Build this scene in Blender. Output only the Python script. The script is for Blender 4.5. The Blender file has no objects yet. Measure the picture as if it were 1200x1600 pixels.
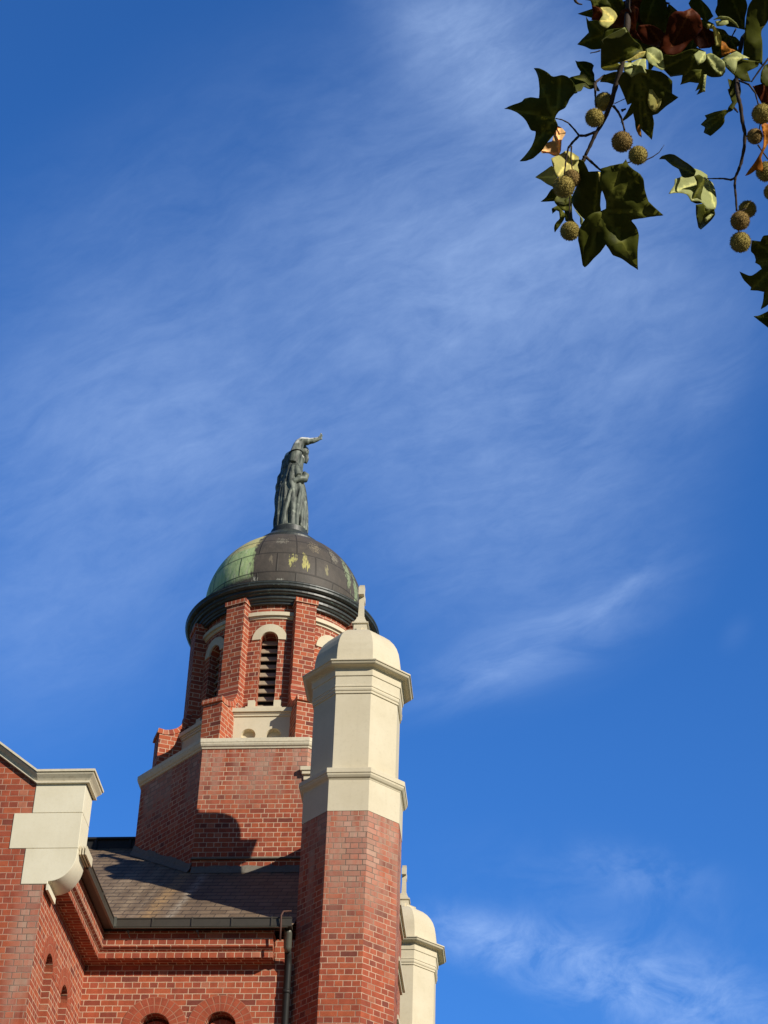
import bpy, bmesh, math, random
from mathutils import Vector, Matrix, noise as mnoise
from mathutils.geometry import tessellate_polygon, delaunay_2d_cdt

random.seed(7)
R = math.radians
H = 1.6                      # eye height: every z below is measured from the eye and lifted by H
scene = bpy.context.scene

# ------------------------------------------------------------------ camera
CR = Vector((0.99668, 0.07597, 0.02854)); CU = Vector((0.02169, -0.58765, 0.80882)); CF = Vector((-0.07822, 0.80552, 0.58735))
# exact orthonormal frame from heading, pitch and roll
yaw, pitch, roll = -0.0967, 0.6287, 0.0353
CF = Vector((math.sin(yaw)*math.cos(pitch), math.cos(yaw)*math.cos(pitch), math.sin(pitch)))
r0 = Vector((math.cos(yaw), -math.sin(yaw), 0)); u0 = r0.cross(CF)
CR = math.cos(roll)*r0 + math.sin(roll)*u0
CU = -math.sin(roll)*r0 + math.cos(roll)*u0
FPX = 3202.4
cam = bpy.data.cameras.new("camera"); cam_o = bpy.data.objects.new("camera", cam)
scene.collection.objects.link(cam_o)
cam.sensor_fit = 'VERTICAL'; cam.sensor_height = 36; cam.lens = 36*FPX/1600
cam.clip_start = 0.05; cam.clip_end = 5000
cam_o.matrix_world = Matrix(((CR.x, CU.x, -CF.x, 0), (CR.y, CU.y, -CF.y, 0), (CR.z, CU.z, -CF.z, H), (0, 0, 0, 1)))
scene.camera = cam_o

# ------------------------------------------------------------------ light
SUN_AZ, SUN_EL = 50.0, 23.6      # azimuth measured from the church front (-Y) towards +X
sdir = Vector((math.sin(R(SUN_AZ))*math.cos(R(SUN_EL)), -math.cos(R(SUN_AZ))*math.cos(R(SUN_EL)), math.sin(R(SUN_EL))))
sun = bpy.data.lights.new("sun", 'SUN'); sun.energy = 4.9; sun.angle = R(0.5); sun.color = (1.0, 0.93, 0.80)
sun_o = bpy.data.objects.new("sun", sun); scene.collection.objects.link(sun_o)
sun_o.rotation_euler = (-sdir).to_track_quat('-Z', 'Y').to_euler(); sun_o.location = (20, -20, 30)
SKY_STRENGTH = 0.11
SKY_TINT = (.62, 1.10, 1.80)
CLOUD_COL = (5.6, 7.5, 11.0)
scene.view_settings.view_transform = 'Standard'; scene.view_settings.look = 'None'
scene.view_settings.exposure = 0.0; scene.view_settings.gamma = 1

# ------------------------------------------------------------------ node helpers
def inp(node, key, val, nt):
    s = node.inputs[key]
    if isinstance(val, bpy.types.NodeSocket): nt.links.new(val, s)
    else: s.default_value = val
class G:
    """small wrapper for building node graphs"""
    def __init__(self, nt): self.nt = nt
    def n(self, t, **kw):
        nd = self.nt.nodes.new(t)
        for k, v in kw.items():
            if k[0] == '_': setattr(nd, k[1:], v)
        return nd
    def m(self, op, a, b=None, c=None, clamp=False):
        nd = self.nt.nodes.new('ShaderNodeMath'); nd.operation = op; nd.use_clamp = clamp
        for i, x in enumerate((a, b, c)):
            if x is not None: inp(nd, i, x, self.nt)
        return nd.outputs[0]
    def noise(self, vec, scale, detail=3, rough=.55, dist=0.0):
        nd = self.nt.nodes.new('ShaderNodeTexNoise')
        if vec is not None: inp(nd, 'Vector', vec, self.nt)
        inp(nd, 'Scale', scale, self.nt); nd.inputs['Detail'].default_value = detail
        nd.inputs['Roughness'].default_value = rough; nd.inputs['Distortion'].default_value = dist
        return nd.outputs['Fac']
    def ramp(self, fac, stops, interp='LINEAR'):
        nd = self.nt.nodes.new('ShaderNodeValToRGB'); nd.color_ramp.interpolation = interp
        el = nd.color_ramp.elements
        while len(el) < len(stops): el.new(0.5)
        for e, (p, c) in zip(el, stops):
            e.position = p
            e.color = (c[0], c[1], c[2], 1) if isinstance(c, (tuple, list)) else (c, c, c, 1)
        inp(nd, 0, fac, self.nt)
        return nd.outputs[0]
    def mix(self, fac, a, b, blend='MIX'):
        nd = self.nt.nodes.new('ShaderNodeMix'); nd.data_type = 'RGBA'; nd.blend_type = blend
        inp(nd, 0, fac, self.nt)
        for i, x in ((6, a), (7, b)):
            if isinstance(x, (tuple, list)): x = (x[0], x[1], x[2], 1)
            inp(nd, i, x, self.nt)
        return nd.outputs[2]
    def rng(self, v, a, b, c=0.0, d=1.0, smooth=False):
        nd = self.nt.nodes.new('ShaderNodeMapRange'); nd.clamp = True
        if smooth: nd.interpolation_type = 'SMOOTHSTEP'
        inp(nd, 0, v, self.nt)
        for i, x in zip((1, 2, 3, 4), (a, b, c, d)): inp(nd, i, x, self.nt)
        return nd.outputs[0]
    def sep(self, v):
        nd = self.nt.nodes.new('ShaderNodeSeparateXYZ'); inp(nd, 0, v, self.nt); return nd.outputs
    def comb(self, x, y, z=0.0):
        nd = self.nt.nodes.new('ShaderNodeCombineXYZ')
        for i, k in enumerate((x, y, z)): inp(nd, i, k, self.nt)
        return nd.outputs[0]
    def dot(self, v, c):
        nd = self.nt.nodes.new('ShaderNodeVectorMath'); nd.operation = 'DOT_PRODUCT'
        inp(nd, 0, v, self.nt); nd.inputs[1].default_value = c; return nd.outputs['Value']
    def vscale(self, v, s):
        nd = self.nt.nodes.new('ShaderNodeVectorMath'); nd.operation = 'MULTIPLY'
        inp(nd, 0, v, self.nt); nd.inputs[1].default_value = s; return nd.outputs[0]
    def uv(self):
        return self.n('ShaderNodeUVMap').outputs[0]
    def pos(self):
        return self.n('ShaderNodeNewGeometry').outputs['Position']
    def bump(self, height, strength=.5, dist=.01):
        nd = self.n('ShaderNodeBump'); inp(nd, 'Height', height, self.nt)
        nd.inputs['Strength'].default_value = strength; nd.inputs['Distance'].default_value = dist
        return nd.outputs[0]

def new_mat(name):
    m = bpy.data.materials.new(name); m.use_nodes = True
    nt = m.node_tree; nt.nodes.clear()
    out = nt.nodes.new('ShaderNodeOutputMaterial'); b = nt.nodes.new('ShaderNodeBsdfPrincipled')
    nt.links.new(b.outputs[0], out.inputs[0])
    return m, G(nt), b

# ------------------------------------------------------------------ world: clear sky with thin cirrus
world = bpy.data.worlds.new("World"); scene.world = world; world.use_nodes = True
wt = world.node_tree; wt.nodes.clear(); g = G(wt)
wout = wt.nodes.new('ShaderNodeOutputWorld'); bg = wt.nodes.new('ShaderNodeBackground')
sky = wt.nodes.new('ShaderNodeTexSky'); sky.sky_type = 'NISHITA'; sky.sun_disc = False
sky.sun_elevation = R(SUN_EL); sky.sun_rotation = R(180-SUN_AZ)
sky.air_density = 1.0; sky.dust_density = 0.02; sky.ozone_density = 2.0; sky.altitude = 200
dirv = g.n('ShaderNodeTexCoord').outputs['Generated']
def pdir(x, y):
    return (CF + CR*((x-600)/FPX) - CU*((y-800)/FPX)).normalized()
# directions in the sky: along the wisps, across them, and towards the clouds
ang = R(24)
wa = CR*math.cos(ang) + CU*math.sin(ang); wb = -CR*math.sin(ang) + CU*math.cos(ang)
da = g.dot(dirv, wa); db = g.dot(dirv, wb); dc = g.dot(dirv, CF)
warp = g.noise(g.comb(g.m('MULTIPLY', da, 6.0), g.m('MULTIPLY', db, 6.0), 1.3), 1.0, 3)
db2 = g.m('ADD', db, g.m('MULTIPLY', g.m('SUBTRACT', warp, .5), .06))
wisp = g.noise(g.comb(g.m('MULTIPLY', da, 14.0), g.m('MULTIPLY', db2, 44.0), dc), 1.0, 10, .64, .5)
fine = g.noise(g.comb(g.m('MULTIPLY', da, 60.0), g.m('MULTIPLY', db2, 120.0), dc), 1.0, 7, .68, .4)
broad = g.noise(g.comb(g.m('MULTIPLY', da, 7.0), g.m('MULTIPLY', db, 13.0), 4.2), 1.0, 5, .55, .3)
clump = g.noise(g.comb(g.m('MULTIPLY', da, 30.0), g.m('MULTIPLY', db2, 42.0), 7.0), 1.0, 10, .66, .5)
def patch(px, py, ra, rb, rot=0.0):
    """soft elliptical bank of cirrus round one sky direction"""
    d = pdir(px, py); ca, sa = math.cos(R(rot)), math.sin(R(rot))
    a = CR*ca + CU*sa; b = -CR*sa + CU*ca
    u = g.m('DIVIDE', g.m('SUBTRACT', g.dot(dirv, a), d.dot(a)), ra/FPX)
    v = g.m('DIVIDE', g.m('SUBTRACT', g.dot(dirv, b), d.dot(b)), rb/FPX)
    rr = g.m('ADD', g.m('MULTIPLY', u, u), g.m('MULTIPLY', v, v))
    front = g.m('GREATER_THAN', dc, 0.0)
    return g.m('MULTIPLY', g.rng(g.m('SQRT', rr), 1.0, 0.0, smooth=True), front)
def acc(lst):
    t = None
    for v, k in lst:
        x = g.m('MULTIPLY', v, k); t = x if t is None else g.m('ADD', t, x)
    return t
veil = acc([(patch(470, 440, 800, 470, 32), .19), (patch(860, 300, 560, 500, 40), .17), (patch(745, 55, 260, 170, -35), .33), (patch(860, 190, 200, 120, -20), .10),
            (patch(170, 760, 560, 380, 15), .20), (patch(90, 1010, 330, 240, 25), .10), (patch(790, 630, 520, 400, 45), .25), (patch(860, 820, 440, 260, 32), .14), (patch(1060, 480, 240, 280, 60), .10), (patch(150, 350, 320, 200, 20), .05)])
streak = acc([(patch(880, 985, 300, 40, 27), .07), (patch(985, 912, 130, 24, 45), .09), (patch(760, 1045, 280, 80, 20), .10), (patch(900, 975, 330, 130, 28), .08), (patch(905, 1010, 260, 40, 24), .045),
              (patch(1115, 610, 60, 110, -30), .06), (patch(1150, 990, 50, 30, 60), .025)])
low = acc([(patch(830, 1490, 240, 75, -14), .34), (patch(1060, 1560, 300, 110, -10), .34), (patch(720, 1460, 120, 60, -20), .16), (patch(1000, 1360, 160, 60, -8), .13), (patch(950, 1420, 360, 150, -10), .08)])
wm = g.rng(wisp, .34, .70, 0.0, 1.0); cm = g.rng(clump, .38, .72, 0.0, 1.0)
bm = g.rng(broad, .30, .68, .55, 1.05)
vf = g.m('MULTIPLY', g.m('MULTIPLY', veil, g.m('ADD', g.m('MULTIPLY', wm, .40), .64)), bm)
vf = g.m('ADD', vf, g.m('MULTIPLY', veil, g.m('MULTIPLY', g.m('SUBTRACT', fine, .5), .55)))
sf = g.m('MULTIPLY', streak, g.m('ADD', g.m('MULTIPLY', wm, 1.0), g.m('ADD', g.m('MULTIPLY', fine, .35), .15)))
lf = g.m('MULTIPLY', low, g.m('ADD', g.m('MULTIPLY', cm, 1.0), g.m('MULTIPLY', fine, .25)))
cloud = g.m('MAXIMUM', g.m('MINIMUM', g.m('ADD', vf, g.m('ADD', sf, lf)), 0.9), 0.0)
hs = g.mix(1.0, sky.outputs[0], SKY_TINT, 'MULTIPLY')
sc_ = g.n('ShaderNodeSeparateColor'); wt.links.new(hs, sc_.inputs[0])
bb = sc_.outputs[2]
rr_ = g.m('MAXIMUM', g.m('SUBTRACT', sc_.outputs[0], g.m('MULTIPLY', bb, .042)), 0.0)
gg_ = g.m('MAXIMUM', g.m('SUBTRACT', sc_.outputs[1], g.m('MULTIPLY', bb, .036)), 0.0)
cc_ = g.n('ShaderNodeCombineColor')
for i_, v_ in enumerate((rr_, gg_, bb)): wt.links.new(v_, cc_.inputs[i_])
# sky dimmed away from the view direction to lessen fill light in the shade
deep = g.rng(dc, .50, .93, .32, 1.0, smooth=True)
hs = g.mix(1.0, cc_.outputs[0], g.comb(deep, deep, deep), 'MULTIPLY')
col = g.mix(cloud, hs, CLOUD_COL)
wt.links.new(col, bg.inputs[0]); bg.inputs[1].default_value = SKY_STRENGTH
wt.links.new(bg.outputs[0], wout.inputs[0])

# ------------------------------------------------------------------ materials
BW, CH, MORT = .2244, .0804, .0096          # stretcher pitch, course height, joint
def make_brick(name, bond='english', bw=BW, ch=CH, bleach=None, dull=1.0, mortar=(.80, .58, .40), vary=1.0, dirty=.25):
    m, g, b = new_mat(name)
    uvs = g.sep(g.uv()); p = g.pos()
    wob = g.n('ShaderNodeTexNoise'); wob.inputs['Scale'].default_value = 14; wob.inputs['Detail'].default_value = 2
    g.nt.links.new(p, wob.inputs['Vector'])
    wc = g.n('ShaderNodeSeparateColor'); g.nt.links.new(wob.outputs['Color'], wc.inputs[0])
    u = g.m('ADD', uvs[0], g.m('MULTIPLY', g.m('SUBTRACT', wc.outputs[0], .5), .012))
    v = g.m('ADD', uvs[1], g.m('MULTIPLY', g.m('SUBTRACT', wc.outputs[1], .5), .007))
    vr = g.m('DIVIDE', v, ch); row = g.m('FLOOR', vr)
    par = g.m('FLOORED_MODULO', row, 2.0)
    wn = g.n('ShaderNodeTexWhiteNoise', _noise_dimensions='1D'); g.nt.links.new(row, wn.inputs['W'])
    if bond == 'english':
        w = g.m('SUBTRACT', bw, g.m('MULTIPLY', par, bw*.5))
        off = g.m('ADD', g.m('MULTIPLY', par, bw*.25), g.m('MULTIPLY', wn.outputs[0], .028))
    elif bond == 'stack':
        w = bw; off = 0.0
    x = g.m('DIVIDE', g.m('ADD', u, off), w); colm = g.m('FLOOR', x)
    fx = g.m('SUBTRACT', x, colm); fy = g.m('SUBTRACT', vr, row)
    dx = g.m('MULTIPLY', g.m('MINIMUM', fx, g.m('SUBTRACT', 1.0, fx)), w)
    dy = g.m('MULTIPLY', g.m('MINIMUM', fy, g.m('SUBTRACT', 1.0, fy)), ch)
    d = g.m('MINIMUM', dx, dy)
    ns = g.noise(p, 55, 3)
    d = g.m('ADD', d, g.m('MULTIPLY', g.m('SUBTRACT', ns, .5), .004))
    mask = g.rng(d, MORT*.5-.0012, MORT*.5+.0022)         # 1 on brick, 0 on mortar
    wn2 = g.n('ShaderNodeTexWhiteNoise', _noise_dimensions='2D'); g.nt.links.new(g.comb(colm, row), wn2.inputs['Vector'])
    rnd = g.m('ADD', g.m('MULTIPLY', g.m('SUBTRACT', wn2.outputs['Value'], .5), vary), .5)
    k = dull*1.10
    base = g.ramp(rnd, [(0, (.16*k, .045*k, .032*k)), (.08, (.25*k, .060*k, .035*k)), (.35, (.325*k, .074*k, .039*k)), (.65, (.365*k, .084*k, .040*k)), (.92, (.40*k, .097*k, .042*k)), (1, (.40*k, .145*k, .085*k))])
    grain = g.noise(p, 120, 4, .7); blot = g.noise(p, 9, 4, .6)
    base = g.mix(1.0, base, g.ramp(grain, [(.25, .70), (.75, 1.22)]), 'MULTIPLY')
    base = g.mix(1.0, base, g.ramp(blot, [(.3, .80), (.7, 1.14)]), 'MULTIPLY')
    mcol = g.mix(g.noise(p, 6, 4), mortar, (mortar[0]*.62, mortar[1]*.60, mortar[2]*.58))
    # joints lost under grime or brick dust in patches
    pz = g.noise(p, 2.6, 5, .65)
    mcol = g.mix(g.m('MULTIPLY', g.rng(pz, .44, .58), dirty), mcol, (.20, .085, .055))
    if bleach:
        # lime bloom and soot left by water running off the stone above: streaky, densest near the top
        z0, z1, amt = bleach[:3]
        z = g.sep(p)[bleach[3] if len(bleach) > 3 else 2]
        grad = g.rng(z, z0, z1, 0.0, 1.0, smooth=True)
        st = g.noise(g.vscale(p, (3.2, 3.2, .55)), 1.0, 5, .6)
        st2 = g.noise(g.vscale(p, (9, 9, 3.0)), 1.0, 4, .6)
        bl = g.m('MULTIPLY', g.m('MULTIPLY', grad, amt), g.m('MULTIPLY', g.rng(st, .36, .60), g.rng(st2, .25, .6, .25, 1.0)), clamp=True)
        wn3 = g.n('ShaderNodeTexWhiteNoise', _noise_dimensions='2D'); g.nt.links.new(g.comb(row, colm), wn3.inputs['Vector'])
        bl2 = g.m('MULTIPLY', bl, g.rng(wn3.outputs['Value'], 0, 1, .45, 1.0))
        base = g.mix(bl2, base, g.mix(g.rng(st2, .3, .7), (.60, .33, .25), (.40, .27, .19)))
        mcol = g.mix(g.m('MULTIPLY', bl, 1.3, clamp=True), mcol, g.mix(g.rng(st, .45, .65), (.40, .28, .20), (.16, .115, .09)))
    colr = g.mix(mask, mcol, base)
    g.nt.links.new(colr, b.inputs['Base Color']); b.inputs['Roughness'].default_value = .88
    b.inputs['Specular IOR Level'].default_value = .25
    hgt = g.m('ADD', g.m('MULTIPLY', mask, 1.0), g.m('MULTIPLY', grain, .35))
    g.nt.links.new(g.bump(hgt, .55, .006), b.inputs['Normal'])
    return m
M = {}
M['brick'] = make_brick('brick_english_bond')
M['brick_tower'] = make_brick('brick_tower_weathered', bleach=(14.9+H-.6, 15.6+H, 1.6), dull=.95, dirty=.4)
M['brick_turret'] = make_brick('brick_turret_bloom', bleach=(10.4+H, 12.9+H, 1.7), mortar=(.74, .50, .35), dirty=.55)
M['brick_gable'] = make_brick('brick_gable_bloom', bleach=(-6.52, -6.25, 1.1, 0), mortar=(.62, .36, .25), dirty=.45)
M['brick_plain'] = make_brick('brick_drum')
M['brick_arch'] = make_brick('brick_arch_ring', 'stack', bw=.074, ch=.1095, dull=.97, mortar=(.52, .23, .14), vary=.35)
M['brick_edge'] = make_brick('brick_on_edge', 'stack', bw=.0804, ch=.23, dull=1.15)
M['brick_mould'] = make_brick('brick_corbel_moulded', bw=BW, dull=.95)

def make_stone(name, base=(.69, .61, .445), dirt=.25, streak=True):
    m, g, b = new_mat(name); p = g.pos()
    n1 = g.noise(p, 2.2, 5, .6); n2 = g.noise(p, 26, 5, .65); n3 = g.noise(p, 160, 3)
    c = g.mix(g.rng(n1, .3, .7), base, (base[0]*.90, base[1]*.885, base[2]*.85))
    c = g.mix(g.m('MULTIPLY', g.rng(n2, .52, .75), dirt), c, (base[0]*.62, base[1]*.58, base[2]*.52))
    if streak:
        st = g.noise(g.vscale(p, (15, 15, 1.2)), 1.0, 5, .65)
        c = g.mix(g.m('MULTIPLY', g.rng(st, .55, .8), dirt*.9), c, (base[0]*.66, base[1]*.64, base[2]*.60))
    g.nt.links.new(c, b.inputs['Base Color']); b.inputs['Roughness'].default_value = .8
    b.inputs['Specular IOR Level'].default_value = .3
    g.nt.links.new(g.bump(g.m('ADD', g.m('MULTIPLY', n2, .6), g.m('MULTIPLY', n3, .5)), .22, .006), b.inputs['Normal'])
    return m
M['stone'] = make_stone('cream_render')
M['stone_bright'] = make_stone('cream_render_clean', (.80, .735, .56), .16)
M['stone_dirty'] = make_stone('cream_render_weathered', (.74, .665, .50), .75)
M['grey_stone'] = make_stone('lead_and_mortar_flashing', (.19, .17, .14), 1.0)

def simple(name, colr, rough=.6, metal=0.0, var=.25, scale=12, bump=.15, spec=.5):
    m, g, b = new_mat(name); p = g.pos()
    n = g.noise(p, scale, 5, .6)
    c = g.mix(n, (colr[0]*(1-var), colr[1]*(1-var), colr[2]*(1-var)), (colr[0]*(1+var), colr[1]*(1+var), colr[2]*(1+var)))
    g.nt.links.new(c, b.inputs['Base Color']); b.inputs['Roughness'].default_value = rough; b.inputs['Metallic'].default_value = metal
    b.inputs['Specular IOR Level'].default_value = spec
    if bump: g.nt.links.new(g.bump(g.noise(p, scale*6, 3), bump, .004), b.inputs['Normal'])
    return m
M['gutter'] = simple('olive_painted_metal', (.052, .044, .032), .5, 0.0, .3, 9)
M['dark_metal'] = simple('dark_painted_metal', (.022, .021, .020), .5, 0.0, .35, 14, .1, spec=.25)
M['pipe'] = simple('painted_pipe', (.13, .125, .10), .38, .3, .25, 20, .05)
M['rust'] = simple('rusty_rod', (.10, .045, .032), .7, .2, .4, 30)
M['timber'] = simple('louvre_timber', (.34, .27, .185), .7, 0, .25, 14)
M['void'] = simple('dark_interior', (.03, .026, .022), .9, 0, .2, 5, 0)
M['glass'] = simple('dark_window_glass', (.02, .022, .025), .12, 0, .2, 3, 0)

def make_slate():
    m, g, b = new_mat('roof_slates'); uv = g.sep(g.uv()); p = g.pos()
    gx, gy = .20, .235
    wob = g.noise(p, 5, 3)
    v = g.m('ADD', uv[1], g.m('MULTIPLY', g.m('SUBTRACT', wob, .5), .05))
    vr = g.m('DIVIDE', v, gy); row = g.m('FLOOR', vr); fy = g.m('SUBTRACT', vr, row)
    wn0 = g.n('ShaderNodeTexWhiteNoise', _noise_dimensions='1D'); g.nt.links.new(row, wn0.inputs['W'])
    x = g.m('ADD', g.m('DIVIDE', uv[0], gx), g.m('ADD', g.m('MULTIPLY', g.m('FLOORED_MODULO', row, 2.0), .5), g.m('MULTIPLY', wn0.outputs[0], .12)))
    cx = g.m('FLOOR', x); fx = g.m('SUBTRACT', x, cx)
    wn = g.n('ShaderNodeTexWhiteNoise', _noise_dimensions='2D'); g.nt.links.new(g.comb(cx, row), wn.inputs['Vector'])
    rnd = wn.outputs['Value']
    c = g.ramp(rnd, [(0, (.165, .113, .070)), (.5, (.205, .142, .089)), (1, (.245, .172, .110))])
    # rust and lime runs down the slope
    run = g.noise(g.comb(g.m('MULTIPLY', uv[0], 5.0), g.m('MULTIPLY', uv[1], .35), 2.0), 1.0, 5, .65)
    c = g.mix(g.rng(run, .50, .72, 0, .40), c, (.075, .052, .040))
    run2 = g.noise(g.comb(g.m('MULTIPLY', uv[0], 9.0), g.m('MULTIPLY', uv[1], .5), 7.0), 1.0, 4, .6)
    c = g.mix(g.rng(run2, .56, .75, 0, .30), c, (.26, .19, .125))
    for (ux, wd, cc, k) in ((-5.42, .19, (.46, .28, .12), .8), (-5.12, .10, (.42, .36, .28), .75), (-5.86, .14, (.42, .31, .20), .6), (-5.64, .07, (.36, .27, .18), .5), (-6.2, .2, (.40, .30, .20), .5)):
        dd = g.m('ABSOLUTE', g.m('SUBTRACT', g.m('ADD', uv[0], g.m('MULTIPLY', g.m('SUBTRACT', g.noise(p, 3, 4), .5), .14)), ux))
        mk = g.m('MULTIPLY', g.rng(dd, wd, 0.0, smooth=True), g.m('MULTIPLY', g.rng(g.noise(p, 16, 4, .65), .28, .62), k))
        c = g.mix(mk, c, cc)
    edge = g.m('MINIMUM', g.rng(fy, 0.05, .24), g.rng(g.m('MINIMUM', fx, g.m('SUBTRACT', 1.0, fx)), .015, .05, .35, 1.0))
    c = g.mix(edge, (.030, .025, .022), c)
    c = g.mix(1.0, c, g.ramp(g.noise(p, 40, 4, .65), [(.25, .72), (.75, 1.25)]), 'MULTIPLY')
    g.nt.links.new(c, b.inputs['Base Color']); b.inputs['Roughness'].default_value = .72
    b.inputs['Specular IOR Level'].default_value = .3
    hg = g.m('ADD', g.m('MULTIPLY', g.m('SUBTRACT', 1.0, fy), 1.0), g.m('ADD', g.m('MULTIPLY', edge, .4), g.m('MULTIPLY', rnd, .5)))
    g.nt.links.new(g.bump(hg, .7, .012), b.inputs['Normal'])
    return m
M['slate'] = make_slate()

def make_copper():
    """dome sheeting: uv.x = azimuth in degrees from the front, uv.y = height above the springing in metres"""
    m, g, b = new_mat('weathered_copper'); uv = g.sep(g.uv()); p = g.pos()
    az, zz = uv[0], uv[1]
    n1 = g.noise(p, 4.5, 5, .6); n2 = g.noise(g.vscale(p, (10, 10, 2.2)), 1.0, 6, .68); n3 = g.noise(p, 30, 4, .6)
    brown = g.mix(g.rng(n1, .3, .7), (.100, .082, .066), (.066, .058, .048))
    brown = g.mix(g.rng(n2, .55, .8, 0, .6), brown, (.16, .13, .10))
    nfine = g.noise(g.vscale(p, (17, 17, 4.5)), 1.0, 6, .72); ndrip = g.noise(g.vscale(p, (42, 42, 7)), 1.0, 4, .62)
    green = g.mix(g.rng(n2, .3, .7), (.62, .74, .33), (.36, .52, .24))
    green = g.mix(g.rng(nfine, .52, .62), green, (.62, .68, .40))
    green = g.mix(g.rng(nfine, .38, .30), green, (.06, .075, .05))
    yell = g.mix(g.rng(nfine, .35, .65), (.74, .66, .28), (.56, .54, .26))
    green = g.mix(g.rng(zz, .83, .86), green, yell)
    # the sheets left of the front have gone green
    edge = g.m('ADD', az, g.m('MULTIPLY', g.m('SUBTRACT', nfine, .5), 17.0))
    gm = g.m('MULTIPLY', g.rng(edge, -15.5, -18.5), g.rng(edge, -118, -100))
    gm = g.m('MULTIPLY', gm, g.rng(g.m('ADD', zz, g.m('MULTIPLY', g.m('SUBTRACT', n3, .5), .12)), .10, .22))
    gm = g.m('MULTIPLY', gm, g.rng(nfine, .30, .44, .25, 1.0))
    c = g.mix(gm, brown, green)
    # single green and yellow runs on the brown sheets
    for (a0, z0, wa_, hz, cc, k) in ((12, .44, 2.6, .15, (.40, .38, .13), 1.0), (22, .40, 3.0, .12, (.44, .40, .13), 1.0), (21, .54, 1.6, .13, (.40, .36, .13), .9), (14.5, .52, 1.2, .1, (.36, .33, .13), .8), (38, .40, 1.6, .12, (.30, .27, .14), .7), (60, .62, 4.0, .35, (.25, .30, .17), 1.0), (70, .42, 4.0, .35, (.24, .30, .17), 1.0), (30, .90, 5, .16, (.22, .18, .12), .8), (47, .85, 4, .2, (.22, .20, .15), .8), (3, .97, 6, .1, (.30, .28, .22), .45), (-3, .45, 1.6, .1, (.24, .2, .14), .6), (-14, .07, 2.2, .06, (.5, .5, .42), .7), (5, .05, 3, .03, (.45, .45, .38), .6)):
        q = g.m('ADD', g.m('POWER', g.m('DIVIDE', g.m('SUBTRACT', az, a0), wa_), 2.0), g.m('POWER', g.m('DIVIDE', g.m('SUBTRACT', zz, z0), hz), 2.0))
        mk = g.m('MULTIPLY', g.rng(g.m('ADD', q, g.m('MULTIPLY', g.m('SUBTRACT', ndrip, .5), 7.5)), .75, .35), k)
        c = g.mix(mk, c, cc)
    # seams: rings at four heights, staggered uprights between them
    rings = [.0, .21, .62, .985]
    sm = None
    for r_ in rings:
        dd = g.rng(g.m('ABSOLUTE', g.m('SUBTRACT', zz, r_)), 0.005, .017)
        sm = dd if sm is None else g.m('MINIMUM', sm, dd)
    par = g.m('ADD', g.m('GREATER_THAN', zz, .21), g.m('GREATER_THAN', zz, .62))
    par = g.m('FLOORED_MODULO', par, 2.0)
    xx = g.m('DIVIDE', g.m('ADD', g.m('SUBTRACT', az, 15.5), g.m('MULTIPLY', par, 14.0)), 28.0)
    fx = g.m('SUBTRACT', xx, g.m('FLOOR', xx))
    sx = g.rng(g.m('MINIMUM', fx, g.m('SUBTRACT', 1.0, fx)), .009, .026)
    sm = g.m('MINIMUM', sm, sx)
    c = g.mix(g.m('MULTIPLY', g.m('SUBTRACT', 1.0, sm), .75), c, (.030, .026, .022))
    g.nt.links.new(c, b.inputs['Base Color']); b.inputs['Roughness'].default_value = .62; b.inputs['Metallic'].default_value = .0
    b.inputs['Specular IOR Level'].default_value = .35
    g.nt.links.new(g.bump(g.m('ADD', g.m('MULTIPLY', sm, -.8), g.m('MULTIPLY', n1, 2.0)), .45, .012), b.inputs['Normal'])
    return m
M['copper'] = make_copper()
def make_cornice():
    m, g, b = new_mat('dark_copper_cornice'); p = g.pos()
    n = g.noise(p, 6, 5, .6); n2 = g.noise(g.vscale(p, (12, 12, 30)), 1.0, 5, .65)
    c = g.mix(g.rng(n, .35, .7), (.030, .034, .032), (.052, .060, .053))
    c = g.mix(g.rng(n2, .60, .70, 0, .7), c, (.15, .21, .165))
    g.nt.links.new(c, b.inputs['Base Color']); b.inputs['Roughness'].default_value = .42
    b.inputs['Specular IOR Level'].default_value = .5
    return m
M['cornice'] = make_cornice()
def make_bronze():
    m, g, b = new_mat('verdigris_bronze'); p = g.pos()
    n = g.noise(g.vscale(p, (14, 14, 4)), 1.0, 5, .6); n2 = g.noise(p, 6, 4)
    c = g.mix(g.rng(n, .35, .65), (.026, .031, .027), (.185, .208, .170))
    c = g.mix(g.rng(n2, .58, .70), c, (.30, .33, .26))
    nz = g.sep(g.n('ShaderNodeNewGeometry').outputs['True Normal'])[2]
    zz = g.sep(p)[2]
    lime_highlight = g.m('MULTIPLY', g.rng(nz, .02, .25), g.m('MULTIPLY', g.rng(zz, 22.66+H, 22.80+H), g.rng(g.noise(p, 9, 3), .30, .44)))  # bird lime plus a highlight painted on the upper figure's upward faces
    c = g.mix(lime_highlight, c, (.72, .72, .66))
    g.nt.links.new(c, b.inputs['Base Color']); b.inputs['Roughness'].default_value = .6; b.inputs['Metallic'].default_value = .0
    return m
M['bronze'] = make_bronze()

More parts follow.
